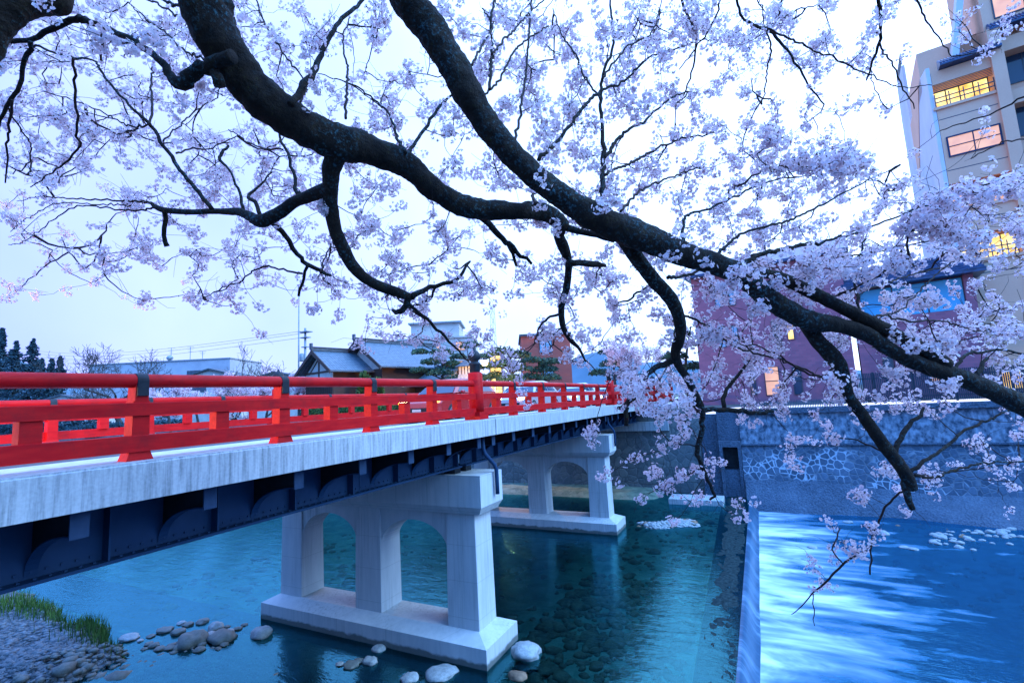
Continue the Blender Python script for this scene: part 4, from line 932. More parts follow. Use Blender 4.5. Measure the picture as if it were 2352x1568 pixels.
def quads(C, size, rng, flat=0.0, asp=1.0):
    n = len(C); a = rng.normal(size=(n, 3)); a[:, 2] *= (1-flat); a /= np.linalg.norm(a, axis=1)[:, None]+1e-9
    b = rng.normal(size=(n, 3)); b -= a*(a*b).sum(1)[:, None]; b /= np.linalg.norm(b, axis=1)[:, None]+1e-9
    s_ = (np.asarray(size)*(0.6+0.8*rng.random(n)))[:, None]
    V = np.stack([C-a*s_*asp, C-b*s_*0.5, C+a*s_*asp, C+b*s_*0.5], 1).reshape(-1, 3)
    return V, np.arange(4*n).reshape(n, 4)
def leaf_crown(name, parent, C, size, mat, flat=0.0, asp=1.0, seed=1):
    V, F = quads(np.asarray(C), size, np.random.default_rng(seed), flat, asp)
    return mesh_obj(name, np_mesh(name, to_local(V, parent, None), F, mats=[mat]), parent)
def conifer(P, h, r, label, seed):
    rng = np.random.default_rng(seed); e = empty('conifer', P); tag(e, label, 'tree', 'dark conifers on the far left')
    link('trunk', MB().tube([(P[0], P[1], P[2]), (P[0], P[1], P[2]+h*0.95)], [r*0.06, 0.05], 6), 'far_bark', e); C = []
    nb = int(16+h*1.2)
    for k in range(nb):
        t_ = (k/nb)**0.9; z = P[2]+h*(0.08+0.92*t_); L = r*(1-t_)**0.85*(0.55+0.75*rng.random())+0.2
        for j in range(7):
            a = rng.random()*2*PI; m = 18; L_ = L*(0.5+0.75*rng.random())
            s_ = rng.random(m)**0.7*L_; wd = 0.05*L+0.10*(L_-s_); C.append(np.stack([P[0]+np.cos(a)*s_+rng.normal(0, 1, m)*wd, P[1]+np.sin(a)*s_+rng.normal(0, 1, m)*wd, z-0.45*s_+0.12*s_*s_/max(L_, 0.1)+rng.normal(0, 0.14, m)], 1))
    leaf_crown('crown', e, np.concatenate(C), 0.055*h**0.5*1.3, 'conifer', 0.3, 1.0, seed)
for i, (x, yt, d, r, lb) in enumerate([(-8, 748, 150, 7.5, 'tallest dark conifer cut by the left picture edge'), (66, 774, 130, 5.4, 'pointed dark conifer rising clear of its neighbours at far left'),
    (28, 778, 142, 6.4, 'broad dark conifer between the two tallest ones'), (112, 820, 128, 3.6, 'small dark conifer right of the pointed one'), (132, 815, 133, 3.2, 'slim small conifer nearest the long pale building'), (90, 820, 138, 4.6, 'squat conifer half hidden behind the pointed one')]):
    b = at(x, 925, d); t_ = at(x, yt, d); conifer((b[0], b[1], 5.0), t_[2]-5.0, r, lb, 20+i)

def branch_tree(mb, P, D, L, r, lev, rng, tips, up=0.15, nseg=5, spread=0.75):
    pts = [np.array(P, float)]; d = np.array(D, float)
    for k in range(nseg):
        d = d+rng.normal(0, 0.16, 3)+np.array([0, 0, up*0.3]); d /= np.linalg.norm(d); pts.append(pts[-1]+d*L/nseg)
    mb.tube(pts, np.maximum(np.linspace(r, r*0.55, nseg+1), 0.024), 6 if r > 0.06 else 3, cap=False)
    if lev == 0: tips += pts[1:]; return
    for k in range(3 if lev > 1 else 4):
        i = nseg if k == 0 else rng.integers(2, nseg+1); q = d+rng.normal(0, spread, 3); q[2] += up; q /= np.linalg.norm(q)
        branch_tree(mb, pts[i], q, L*(0.62+0.25*rng.random()), r*0.52, lev-1, rng, tips, up, nseg, spread)
def bare_tree(P, h, label, seed, blossom=0, lean=(0, 0, 1), lev=4, group='bare trees on the far bank', rad=None, size=0.13):
    rng = np.random.default_rng(seed); e = empty('bare_tree' if not blossom else 'blossoming_tree', P); tag(e, label, 'tree', group)
    mb = MB(); tips = []; branch_tree(mb, P, lean, h*0.36, rad or h*0.028, lev, rng, tips, 0.18)
    tr = link('trunk', mb, 'far_bark', e)
    if blossom:
        T = np.array(tips); C = T[rng.integers(0, len(T), blossom)]+rng.normal(0, 0.16, (blossom, 3)); leaf_crown('crown', e, C, size, 'petal', 0, 0.8, seed)
    return e
def bp(x, d, z=5.3): q = at(x, 900, d); return (q[0], q[1], z)
bare_tree(bp(281, 75), 14.8, 'wide bare tree with spreading limbs in front of the long pale building', 31, lean=(-0.1, 0.2, 1), lev=6)
bare_tree(bp(180, 82), 11.5, 'bare tree left of the widest one, low and twiggy', 32, lev=5)
bare_tree(bp(345, 80), 10.5, 'thin bare tree right of the widest one', 38, lev=5)
bare_tree(bp(521, 80), 12.0, 'small rounded bare tree beside the white gabled house', 33, lev=5)
bare_tree(bp(648, 70), 10.5, 'bare tree at the foot of the tall thin pole', 34, lev=5)
for i, (x, d, lb) in enumerate([(395, 60, 'leftmost of the low blossoming trees between the red rails'), (455, 62, 'low blossoming tree right of the first big rail post'), (540, 60, 'low blossoming tree behind the middle of the rails'),
        (610, 62, 'low blossoming tree left of the second big rail post'), (690, 60, 'low blossoming tree right of the second big rail post'), (745, 64, 'low blossoming tree nearest the tiled house')]):
    bare_tree(bp(x, d-6, 4.6), 6.6, lb, 50+i, blossom=5200, lev=4, group='low blossoming trees along the far bank', size=0.13)
for i, (x, d, lb) in enumerate([(1450, 46, 'blossoming tree left of the brick building'), (1520, 52, 'blossoming tree behind the far bridge end')]):
    bare_tree(bp(x, d), 7.0, lb, 70+i, blossom=3600, lev=4, group='blossoming trees behind the far bridge end', size=0.12)

def pine(P, h, pads, label, seed, group='shaped pines behind the bridge'):
    rng = np.random.default_rng(seed); e = empty('pine_tree', P); tag(e, label, 'tree', group); P = np.array(P)
    top = P+np.array([0.4, -0.5, h]); mb = MB()
    tr = [P+(top-P)*t_+np.array([math.sin(t_*5+seed)*0.35, math.cos(t_*4+seed)*0.35, 0])*(t_ > 0) for t_ in np.linspace(0, 1, 8)]
    mb.tube(tr, np.linspace(0.2, 0.06, 8), 7); C = []
    for k, (dx, dz, r) in enumerate(pads):
        q = P+RT*np.array([1, 1, 0])*dx+np.array([rng.normal(0, 0.4), rng.normal(0, 0.4), dz]); s_ = tr[min(7, max(1, int(dz/h*7)))]
        mb.tube([s_, (s_+q)/2+np.array([0, 0, 0.15]), q-np.array([0, 0, 0.1])], [0.08, 0.06, 0.03], 5); m = int(420*r)
        a = rng.random(m)*2*PI; rr = np.sqrt(rng.random(m))*r; zz = rng.random(m)*0.5*r*np.sqrt(np.maximum(0, 1-(rr/r)**2))
        C.append(np.stack([q[0]+np.cos(a)*rr, q[1]+np.sin(a)*rr, q[2]+zz], 1)+rng.normal(0, 0.06, (m, 3)))
    link('trunk', mb, 'far_bark', e); leaf_crown('crown', e, np.concatenate(C), 0.13, 'needle', 0, 1.2, seed)
pine(bp(1005, 50), 6.5, [(-1.6,6.6,0.9),(0.6,6.3,1.2),(-0.6,5.4,1.3),(1.6,5.2,0.9),(-1.9,4.6,0.9),(0.8,4.2,1.4),(2.0,3.4,1.0)], 'shaped pine with flat pads right of the tiled roof', 81)
pine(bp(1083, 53), 7.6, [(0.1,7.4,1.2),(-1.2,6.1,0.9),(1.3,6.0,1.0),(-0.4,5.0,1.2),(1.9,4.9,0.8),(-1.6,4.0,1.0),(0.9,3.6,1.3)], 'tall shaped pine above the lit street lamp', 82)
pine(bp(1165, 46), 6.4, [(-0.3,5.6,1.3),(1.2,5.3,1.1),(-1.5,4.5,1.1),(0.4,4.4,1.4),(1.8,4.0,1.0),(-0.9,3.4,1.2),(1.0,3.0,1.4)], 'broad shaped pine before the orange red block', 83)
pine(bp(1245, 50), 5.4, [(-0.8,5.0,1.2),(0.8,4.8,1.2),(0,4.0,1.5),(-1.4,3.3,1.2),(1.4,3.1,1.3)], 'low pine right of the broad one', 84)
pine(bp(1412, 52), 6.2, [(-0.8,5.8,1.2),(0.8,5.4,1.2),(0,4.4,1.6),(-1.4,3.5,1.2),(1.4,3.3,1.3)], 'bushy pine in front of the far hill', 85)
pine(bp(1582, 43), 7.0, [(-0.3,6.2,1.0),(0.3,5.2,1.1),(-0.4,4.2,1.2),(0.2,3.2,1.2)], 'pine beside the corner of the brick building', 86)
def bush(x, d, r, h, label, seed, z=5.3, mat='leaf', asp=1):
    rng = np.random.default_rng(seed); P = bp(x, d, z); e = empty('shrub', P); tag(e, label, 'shrub'); n = 1500
    u = rng.normal(size=(n, 3)); u /= np.linalg.norm(u, axis=1)[:, None]; u *= (0.7+0.35*rng.random(n))[:, None]
    C = np.array(P)+np.array([0, 0, h*0.55])+u*np.array([r, r, h*0.5]); link('stem', MB().tube([P, (P[0], P[1], P[2]+h*0.5)], [0.08, 0.03], 5), 'far_bark', e)
    leaf_crown('crown', e, C, 0.16, mat, 0, 1, seed)
bush(838, 49, 0.75, 4.6, 'green shrub in front of the tiled house, left of the porch', 91); bush(868, 48, 0.6, 3.9, 'smaller green shrub touching the porch roof', 92)
hg = empty('hedge', bp(790, 46)); tag(hg, 'long clipped olive hedge seen between the red rails', 'hedge')
rng = np.random.default_rng(5); a = at(700, 935, 47); b = at(1010, 925, 44); n = 6000; t_ = rng.random(n)[:, None]
C = np.array([a[0], a[1], 5.3])*(1-t_)+np.array([b[0], b[1], 5.3])*t_+np.stack([rng.uniform(-0.5, 0.5, n), rng.uniform(-0.5, 0.5, n), rng.uniform(0, 1.7, n)], 1)
leaf_crown('foliage', hg, C, 0.12, 'leaf', 0, 1, 9)
for i, (x0, x1, d, h_, lb) in enumerate([(-60, 230, 72, 2.6, 'long dark green thicket at the left between the rails'), (180, 420, 66, 1.6, 'dark low hedge below the widest bare tree')]):
    hg = empty('hedge', bp((x0+x1)/2, d)); tag(hg, lb, 'hedge'); a = at(x0, 960, d); b = at(x1, 950, d); n = 7000; t_ = rng.random(n)[:, None]
    C = np.array([a[0], a[1], 4.6])*(1-t_)+np.array([b[0], b[1], 4.6])*t_+np.stack([rng.uniform(-1.2, 1.2, n), rng.uniform(-1.2, 1.2, n), rng.uniform(0, 1, n)*h_*(0.6+0.5*rng.random(n))], 1)
    leaf_crown('foliage', hg, C, 0.2, 'conifer', 0, 1, 9+i)

# ------------------------------------------------------------------ cars on the bridge
def car(x, y, z, face, paint, label, scale=1.0, group='cars on the bridge', lights=True):
    """face +1: nose towards +x, -1: nose towards the camera side"""
    e = empty('car', (x, y, z), 0.0 if face > 0 else PI); tag(e, label, 'car', group)
    L, W_ = 4.2*scale, 1.66
    def P(name, mb, mats, parent=None, **k): return link(name, mb, mats, parent or e, world=False, **k)
    low = [(-2.1,0.28),(-2.12,0.62),(-2.05,0.86),(-1.3,0.93),(1.0,0.92),(1.75,0.80),(2.08,0.66),(2.1,0.30),(1.75,0.22),(-1.75,0.22)]
    top = [(-1.75,0.92),(-1.35,1.36),(-0.7,1.47),(0.15,1.45),(0.75,1.18),(1.1,0.92)]
    def ext(prof, ins, zc_):
        vs = []; n = len(prof)
        rows = [(-W_/2+0.10, 0.97), (-W_/2+ins, 1.0), (W_/2-ins, 1.0), (W_/2-0.10, 0.97)]
        return rows
    g = MB(); n = len(low)
    rows = [(-W_/2, 0.93), (-W_/2+0.12, 1.0), (W_/2-0.12, 1.0), (W_/2, 0.93)]
    g.add([(px*k*scale, yy, 0.55+(pz-0.55)*k) for yy, k in rows for px, pz in low], [(i*n+j, i*n+(j+1) % n, (i+1)*n+(j+1) % n, (i+1)*n+j) for i in range(3) for j in range(n)]+[tuple(range(n-1,-1,-1)), tuple(range(3*n, 4*n))], 0, False)
    m = len(top); g.add([(px*scale, s_*(W_/2-0.05-0.28*(pz-0.92)/0.55), pz) for s_ in (-1, 1) for px, pz in top], [(j, (j+1) % m, m+(j+1) % m, m+j) for j in range(m)]+[tuple(range(m-1,-1,-1)), tuple(range(m, 2*m))])
    b = P('body', g, paint, bevel=0.035)
    def side_y(pz): return W_/2-0.05-0.28*(pz-0.92)/0.55+0.006
    for s_ in (-1, 1):
        for pts in ([(-1.45,0.98),(-1.22,1.32),(-0.62,1.40),(-0.55,0.98)], [(-0.48,0.98),(-0.52,1.40),(0.10,1.39),(0.62,1.14),(0.88,0.98)]):
            P('side_window', MB().poly([(px*scale, s_*side_y(pz), pz) for px, pz in pts], (0, s_*0.006, 0)), 'dark_glass', b)
        for px in (-1.28, 1.32):
            g = MB(); c = [(0.0, -0.10), (0.27, -0.10), (0.31, -0.07), (0.31, 0.07), (0.27, 0.10), (0.0, 0.10)]; k = 20
            vs = [(px*scale+r*math.cos(2*PI*j/k), s_*(W_/2-0.09)+yy, 0.31+r*math.sin(2*PI*j/k)) for r, yy in c for j in range(k)]
            g.add(vs, [(i*k+j, i*k+(j+1) % k, (i+1)*k+(j+1) % k, (i+1)*k+j) for i in range(5) for j in range(k)], 0, True); wh = P('wheel', g, 'tyre')
            vs = [(px*scale+r*math.cos(2*PI*j/k), s_*(W_/2-0.09)+s_*yy, 0.31+r*math.sin(2*PI*j/k)) for r, yy in ((0.0, 0.112), (0.20, 0.108)) for j in range(k)]
            P('rim', MB().add(vs, [(j, (j+1) % k, k+(j+1) % k, k+j) for j in range(k)]), 'rim', wh)
    for zz, a, c_, nm in ((1, (0.80,1.165), (1.08,0.945), 'windscreen'), (1, (-1.40,1.33), (-1.72,0.95), 'rear_window')):
        o_ = 0.012 if a[0] > 0 else -0.012
        P(nm, MB().poly([(a[0]*scale+o_, -side_y(a[1])+0.06, a[1]), (a[0]*scale+o_, side_y(a[1])-0.06, a[1]), (c_[0]*scale+o_, side_y(c_[1])-0.08, c_[1]), (c_[0]*scale+o_, -side_y(c_[1])+0.08, c_[1])], (o_*0.5, 0, 0.004)), 'dark_glass', b)
    for s_ in (-1, 1):
        P('headlight', MB().rock((2.02*scale, s_*0.56, 0.66), (0.10, 0.17, 0.075), 1, 2, rough=0.0), 'headlight' if lights else 'pale_glass', b)
        P('indicator', MB().rock((1.97*scale, s_*0.74, 0.68), (0.10, 0.06, 0.06), 1, 1, rough=0.0), 'amber' if lights else 'pale_glass', b)
        P('tail_light', MB().rock((-2.06*scale, s_*0.62, 0.74), (0.06, 0.14, 0.10), 1, 2, rough=0.0), 'tail' if lights else 'car_red', b)
        P('mirror', MB().rock((0.72*scale, s_*(W_/2+0.02), 0.98), (0.07, 0.10, 0.06), 1, 1, rough=0.0), paint, b)
    P('grille', MB().box(2.085*scale, 2.10*scale, -0.5, 0.5, 0.36, 0.5), 'black_iron', b); P('number_plate', MB().box(2.1*scale, 2.108*scale, -0.17, 0.17, 0.38, 0.46), 'plaster', b)
    return e
zr = lambda x: 5.755+zc(x)
car(14.3, 9.55, zr(14), -1, 'car_red', 'red car with lit headlights just past the big round rail post')
car(20.6, 9.55, zr(20.6), -1, 'car_silver', 'silver car following the red one across the bridge')
car(27.0, 9.55, zr(27), -1, 'car_white', 'white car near the far end of the bridge with headlights on')
car(33.0, 9.6, zr(33), -1, 'car_silver', 'grey car entering the bridge from the far bank, headlights on')
car(25.5, 12.0, zr(25.5), 1, 'car_white', 'white car driving away on the far lane with red tail lights')
wc = car(-5.5, 11.9, 5.8, 1, 'car_white', 'white car waiting at the near end of the bridge with its headlights on')
for s_ in (-1, 1):                                 # its lit headlights throw warm light along the railings
    l = bpy.data.lights.new('headlight_beam', 'SPOT'); l.energy = 2300; l.color = (1.0, 0.56, 0.22); l.spot_size = R(98); l.spot_blend = 0.55; l.shadow_soft_size = 0.08
    o = bpy.data.objects.new('headlight_beam', l); sc.collection.objects.link(o); o.parent = wc; o.location = (2.3, s_*0.56, 0.68); o.rotation_euler = (0, R(-79), 0)

# ------------------------------------------------------------------ stones, gravel, grass
def boulder(P, r, mat, label, seed, rough=0.28, group=None, name='boulder'):
    g = MB(); g.rock(P, r, seed, 3, rough=rough); return tag(link(name, g, mat, loc=(P[0], P[1], P[2]-r[2]*0.6)), label, 'stone', group)
def gpt(x, y, z=0.0): d = FW+RT*((x-1176)/F_PX)-UP*((y-784)/F_PX); return CAM+d*((z-CAM[2])/d[2])
def stone_at(x, y, w_, hgt, mat, label, seed, rough=0.25, lvl=0.0, asp=0.75, group=None):
    q = gpt(x, y, lvl); s_ = (q-CAM)@FW/F_PX*w_/2; boulder((q[0]+0.2*s_, q[1]+0.1*s_, lvl+hgt*s_*0.22), (s_*0.9, s_, hgt*s_), mat, label, seed, rough, group)
stone_at(436, 1478, 64, 0.62, 'stone_dark', 'largest dark rounded boulder of the pile left of the near pier', 3)
stone_at(508, 1470, 62, 0.45, 'stone_dark', 'flat dark boulder at the right end of the pile left of the near pier', 4)
stone_at(494, 1445, 36, 0.62, 'stone_pale', 'pale round stone on top of the pile left of the near pier', 5)
stone_at(406, 1454, 34, 0.45, 'stone_dark', 'grey oval stone left of the largest dark boulder', 6)
stone_at(462, 1430, 30, 0.4, 'stone_dark', 'grey stone at the back of the pile', 7)
stone_at(375, 1450, 36, 0.3, 'stone_dark', 'low flat stone at the left of the pile', 8)
stone_at(480, 1462, 32, 0.4, 'stone_pale', 'middle pale stone wedged between the two dark boulders', 9)
stone_at(456, 1494, 26, 0.45, 'stone_dark', 'small dark stone in front of the largest boulder', 10)
stone_at(293, 1468, 44, 0.35, 'stone_pale', 'long pale flat stone at the tip of the gravel bar', 11)
stone_at(598, 1460, 50, 0.6, 'stone_pale', 'single pale egg shaped stone beside the near pier footing', 12, 0.15)
stone_at(1208, 1508, 72, 0.55, 'stone_pale', 'pale oblong stone against the right end of the near pier footing', 13, 0.3)
stone_at(1012, 1552, 70, 0.3, 'stone_pale', 'long flat pale stone at the bottom edge below the near pier', 14)
stone_at(850, 1522, 30, 0.7, 'stone_pale', 'upright pale stone in the pier reflection', 15, 0.35)
stone_at(868, 1492, 34, 0.4, 'stone_pale', 'slanting flat stone near the foot of the pier', 16)
stone_at(806, 1530, 36, 0.35, 'stone_dark', 'dark stone of the small trio in the pier reflection', 17)
stone_at(2030, 1227, 26, 0.55, 'stone_pale', 'white rounded boulder standing out below the weir on the right', 18, 0.15, -0.55)
stone_at(1188, 1556, 44, 0.4, 'wet_stone', 'brown half sunk stone at the bottom edge', 19)
stone_at(155, 1477, 26, 0.3, 'stone_dark', 'dark stone lying in the gravel of the bar', 20, lvl=0.12)
stone_at(940, 1562, 40, 0.5, 'stone_pale', 'round pale stone cut by the bottom edge', 22)
for i, (x, y) in enumerate([(320,1472),(340,1480),(352,1484),(330,1491),(415,1432),(430,1436),(520,1440),(545,1445),(525,1452),(500,1490),(515,1481),(365,1492),(310,1458),(345,1462),(388,1490),(560,1436),(780,1526),(822,1520)]):
    stone_at(x, y, 15+5*(i % 3), 0.4, 'stone_pale' if i % 4 == 0 else 'stone_dark', 'small stone breaking the shallow water beside the near pier', 30+i, group='small stones beside the near pier')
rng = np.random.default_rng(77)
for i in range(60):                                # pale stones in the riffle at the right
    x = rng.uniform(2140, 2352); y = 1215+abs(rng.normal(0, 18))+(2352-x)*0.03
    stone_at(x, y, rng.uniform(7, 18), 0.55, 'stone_pale', 'pale stone in the shallow riffle at the far right', 100+i, 0.2, -0.55, group='pale stones in the right hand riffle')
for i, (x, y) in enumerate([(1790,1166),(1840,1170),(1900,1171),(1965,1173),(2010,1176),(1868,1258),(2080,1258),(2100,1262),(1950,1200)]):
    stone_at(x, y, 20, 0.35, 'stone_pale', 'pale stone at the foot of the far river wall', 180+i, 0.2, -0.55, group='stones at the foot of the far wall')
def rubble(name, n, fn, mat, label, sub=1, seed=3):
    rng = np.random.default_rng(seed); bm = bmesh.new(); bmesh.ops.create_icosphere(bm, subdivisions=sub, radius=1.0)
    B = np.array([v.co[:] for v in bm.verts]); F = np.array([[v.index for v in f.verts] for f in bm.faces]); bm.free(); V = []; FF = []
    for i in range(n):
        x, y, z, r = fn(rng); S = r*np.array([1, 0.75+0.5*rng.random(), 0.45+0.3*rng.random()])*(1+0.18*rng.normal(size=(len(B), 1))*0.7); a = rng.random()*2*PI; c, s_ = math.cos(a), math.sin(a)
        Q = B*S; V.append(np.stack([Q[:,0]*c-Q[:,1]*s_+x, Q[:,0]*s_+Q[:,1]*c+y, Q[:,2]+z], 1)); FF.append(F+i*len(B))
    V = np.concatenate(V); o = mesh_obj(name, np_mesh(name, V, np.concatenate(FF), smooth=True, mats=[mat])); return tag(o, label, 'stones', kind='stuff')
def f_bar(rng):
    while True:
        x = rng.uniform(5.0, 9.8); y = 15.4+rng.exponential(2.6); z = bed_h(x, y)
        if z > -0.05 and y < 26: return x, y, z+0.01, rng.lognormal(-3.1, 0.45)
rubble('gravel', 4200, f_bar, 'gravel', 'grey gravel and cobbles covering the bar at the lower left')
def f_heap(rng):
    while True:
        x = rng.normal(25.2, 0.8); y = 4.9+rng.normal(0, 1.3)-abs(rng.normal(0, 0.5)); z = bed_h(x, y)
        if z > -0.06 and y < 6.4: return x, y, z+0.03, rng.uniform(0.05, 0.13)
rubble('gravel', 420, f_heap, 'stone_pale', 'heap of pale cobbles beside the footing of the far pier', 1, 4)
def f_bed(rng):
    x = rng.uniform(10, 30)
    if rng.random() < 0.6: x = rng.uniform(11.5, 19)
    y = rng.uniform(2.3, 6.6) if rng.random() < 0.7 else rng.uniform(6.5, 22)
    return x, y, bed_h(x, y)+0.0, min(0.30, rng.lognormal(-2.35, 0.5))
rubble('cobbles', 1500, f_bed, 'wet_stone', 'brown and green cobbles under the clear water above the weir', 2, 5)
def f_near(rng):
    x = rng.normal(7.0, 1.0); y = rng.uniform(11.2, 17.5); return x, y, bed_h(x, y)+0.12, rng.lognormal(-2.7, 0.45)
rubble('cobbles', 700, f_near, 'stone_dark', 'dark wet cobbles in the shallows at the bottom left', 1, 6)
def f_right(rng):
    x = rng.uniform(21, 31); y = rng.uniform(-22, -2.5); return x, y, lower_h(x, y)+0.05, min(0.3, rng.lognormal(-2.2, 0.5))
rubble('cobbles', 380, f_right, 'wet_stone', 'brown cobbles under the shallow water along the far wall', 1, 8)
# grass tufts on the bar
rng = np.random.default_rng(12); V = []; F = []
for k in range(2600):
    u = rng.random(); c = gpt(*[(118, 1408), (205, 1446), (230, 1455), (60, 1392), (20, 1396), (262, 1470)][rng.integers(0, 6) if rng.random() < 0.75 else rng.integers(0, 3)], 0.15)
    x, y = c[0]+rng.normal(0, 0.28), c[1]+rng.normal(0, 0.75); z = bed_h(x, y)
    if z < -0.1: continue
    h_ = rng.uniform(0.12, 0.48); a = rng.random()*2*PI; d = np.array([math.cos(a), math.sin(a), 0]); s_ = np.array([-d[1], d[0], 0])*0.011; p = np.array([x, y, z-0.02]); lean = rng.uniform(0.05, 0.5)*h_
    m = p+d*lean*0.35+np.array([0, 0, h_*0.6]); t_ = p+d*lean+np.array([0, 0, h_]); i = len(V); V += [p-s_, p+s_, m+s_*0.7, m-s_*0.7, t_+s_*0.1, t_-s_*0.1]; F += [(i, i+1, i+2, i+3), (i+3, i+2, i+4, i+5)]
tag(mesh_obj('grass', np_mesh('grass', V, F, mats=['grass'])), 'long green grass on the gravel bar at the lower left', 'grass', kind='stuff')

# ------------------------------------------------------------------ the cherry tree
# The trunk stands on the near bank behind the viewpoint; its limbs reach out over the river.
# Each line below is one limb or branch as (x, y, width) in the frame, with its distance from first to last point;
# it becomes a tapering tube of real thickness at that distance.
TB = np.array([-2.3, 2.2, 4.75])
cherry = empty('cherry_tree', TB); tag(cherry, 'old cherry tree in full blossom whose dark limbs sweep over the river and the bridge', 'cherry tree')
def spline(P, n):
    P = np.asarray(P, float); m = len(P)
    Q = np.vstack([2*P[0]-P[1], P, 2*P[-1]-P[-2]]); out = []
    for t_ in np.linspace(0, m-1, n):
        i = min(int(t_), m-2); f = t_-i; a, b, c, d = Q[i], Q[i+1], Q[i+2], Q[i+3]
        out.append(0.5*((2*b)+(-a+c)*f+(2*a-5*b+4*c-d)*f*f+(-a+3*b-3*c+d)*f**3))
    return np.array(out)
NODES = []                                          # growing points for the twigs
BRANCHES = []
def br(d0, d1, *pts, name=None, pre=None):
    n = len(pts); P = []
    for i, (x, y, w_) in enumerate(pts):
        d = d0+(d1-d0)*i/max(1, n-1); q = at(x, y, d); st = math.hypot(x-1176, y-784)/F_PX; kw = 1.0 if w_ > 60 or pre is not None else 0.88 if w_ > 14 else 0.95; P.append((*q, w_*kw*d/F_PX/2*0.95/(0.5+0.5*math.sqrt(1+st*st))))
    P = np.array(P)
    if pre is not None: P = np.vstack([np.array(pre), P])
    big = P[:, 3].max() > 0.05
    L = np.linalg.norm(np.diff(P[:, :3], axis=0), axis=1).sum(); k = max(4, int(L/(0.025 if big else 0.05)))
    S = spline(P, k); S[:, 3] = np.maximum(S[:, 3], 0.0016)
    if not big: S[1:-1, :3] += RNG.normal(0, 0.006, (k-2, 3))
    g = MB(); rmax = S[:, 3].max()
    g.tube(S[:, :3], S[:, 3], 22 if rmax > 0.09 else 12 if rmax > 0.03 else 7, bump=0.16 if rmax > 0.09 else 0.13 if rmax > 0.02 else 0.05)
    nm = name or ('limb' if rmax > 0.05 else 'branch')
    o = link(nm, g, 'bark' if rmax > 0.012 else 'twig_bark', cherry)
    st = max(1, int(0.06/(L/k)))
    NODES.extend(S[::st, :3].tolist()); return o
# trunk out of the frame
g = MB(); tp = spline(np.array([(-2.3,2.2,4.6,.46),(-2.25,2.2,5.2,.38),(-2.0,2.3,6.4,.34),(-1.7,2.35,7.5,.33),(-1.25,2.4,8.3,.30)]), 60)
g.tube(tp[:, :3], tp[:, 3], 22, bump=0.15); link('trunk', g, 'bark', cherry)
PA = [(-1.45,2.35,8.0,.27),(-0.6,2.5,8.75,.22),(0.4,2.6,9.1,.19)]
PB = [(-1.5,2.3,7.9,.28),(-0.2,2.0,9.0,.22),(1.0,1.75,9.5,.18)]
PL = [(-1.5,2.4,7.9,.25),(-0.9,3.1,8.7,.2),(0.0,3.6,9.3,.17)]
br(2.9, 4.3, (435,-60,136),(475,35,132),(530,135,118),(590,210,108),(655,265,98),(725,305,93),(790,330,92),(850,345,74),(934,380,61),(1009,445,52),(1084,478,50),(1184,484,43),(1224,482,42),(1264,495,43),(1296,520,32), pre=PA)
br(3.3, 4.1, (900,-60,88),(934,0,86),(984,60,84),(1034,140,78),(1079,220,70),(1114,280,64),(1154,330,60),(1209,385,58),(1264,432,58),(1334,480,62),(1409,520,72),(1484,548,70),(1568,583,60),(1643,606,55),(1700,632,54),(1745,668,50),(1783,697,50),(1818,718,52),(1868,738,50),(1924,746,40),(1987,766,39),(2050,805,38),(2112,836,42),(2175,856,48),(2237,880,52),(2300,908,56),(2380,946,60), pre=PB)
br(3.0, 2.9, (95,-50,104),(40,5,100),(-10,60,90),(-60,150,80), pre=PL)
# upper twin of the right-hand limb
br(3.85, 4.0, (1720,622,26),(1783,634,30),(1848,663,38),(1918,698,38),(1983,732,40),(2050,766,42),(2112,800,44),(2175,838,44))
# limb falling from the knot, then swinging right
br(3.45, 4.3, (790,330,60),(766,375,56),(759,430,46),(762,480,40),(771,530,38),(792,578,36),(812,612,34),(838,638,30),(868,656,28),(909,670,28),(940,682,24))
br(4.3, 4.4, (938,680,22),(932,704,18),(914,716,14),(902,712,8))
br(4.3, 4.7, (945,682,20),(968,668,14),(994,656,12),(1044,645,10),(1064,625,8),(1080,600,5))
br(4.35, 4.8, (935,696,11),(949,706,9),(984,735,8),(1004,755,8),(1029,780,7),(1056,808,5),(1078,832,3))
# left arm
br(3.6, 4.3, (762,430,42),(735,440,38),(706,452,34),(675,465,34),(640,490,36),(600,508,40),(575,498,30),(550,487,24),(520,486,20),(490,485,18),(430,487,17),(375,482,18),(355,473,12),(345,466,6))
br(4.2, 4.3, (378,486,15),(380,515,12),(380,545,12),(384,566,16))
br(4.25, 5.2, (352,468,7),(330,464,6),(240,460,5),(150,456,4),(100,450,3),(40,462,2))
br(4.25, 5.3, (356,478,6),(290,484,5),(180,474,4),(100,522,3),(55,555,2.5),(20,562,2))
br(4.2, 5.2, (300,472,4),(225,470,3.5),(130,468,3),(60,505,2.5),(24,532,2))
# long branch rising to the upper left
br(4.0, 4.4, (487,480,13),(465,450,12),(430,410,11),(400,370,11),(370,322,10),(345,288,10),(305,248,8),(260,200,7),(228,158,7),(215,140,6),(165,133,7),(110,116,7),(76,104,8),(40,110,5))
br(4.1, 4.6, (345,288,6),(300,290,5),(245,262,4),(180,236,4),(100,210,3))
br(4.1, 4.8, (345,285,7),(349,240,7),(347,190,6),(352,140,4))
br(4.05, 4.9, (375,325,5),(410,290,4),(450,255,4),(500,225,3))
br(4.05, 4.8, (405,352,6),(440,342,5),(490,338,4),(545,312,3))
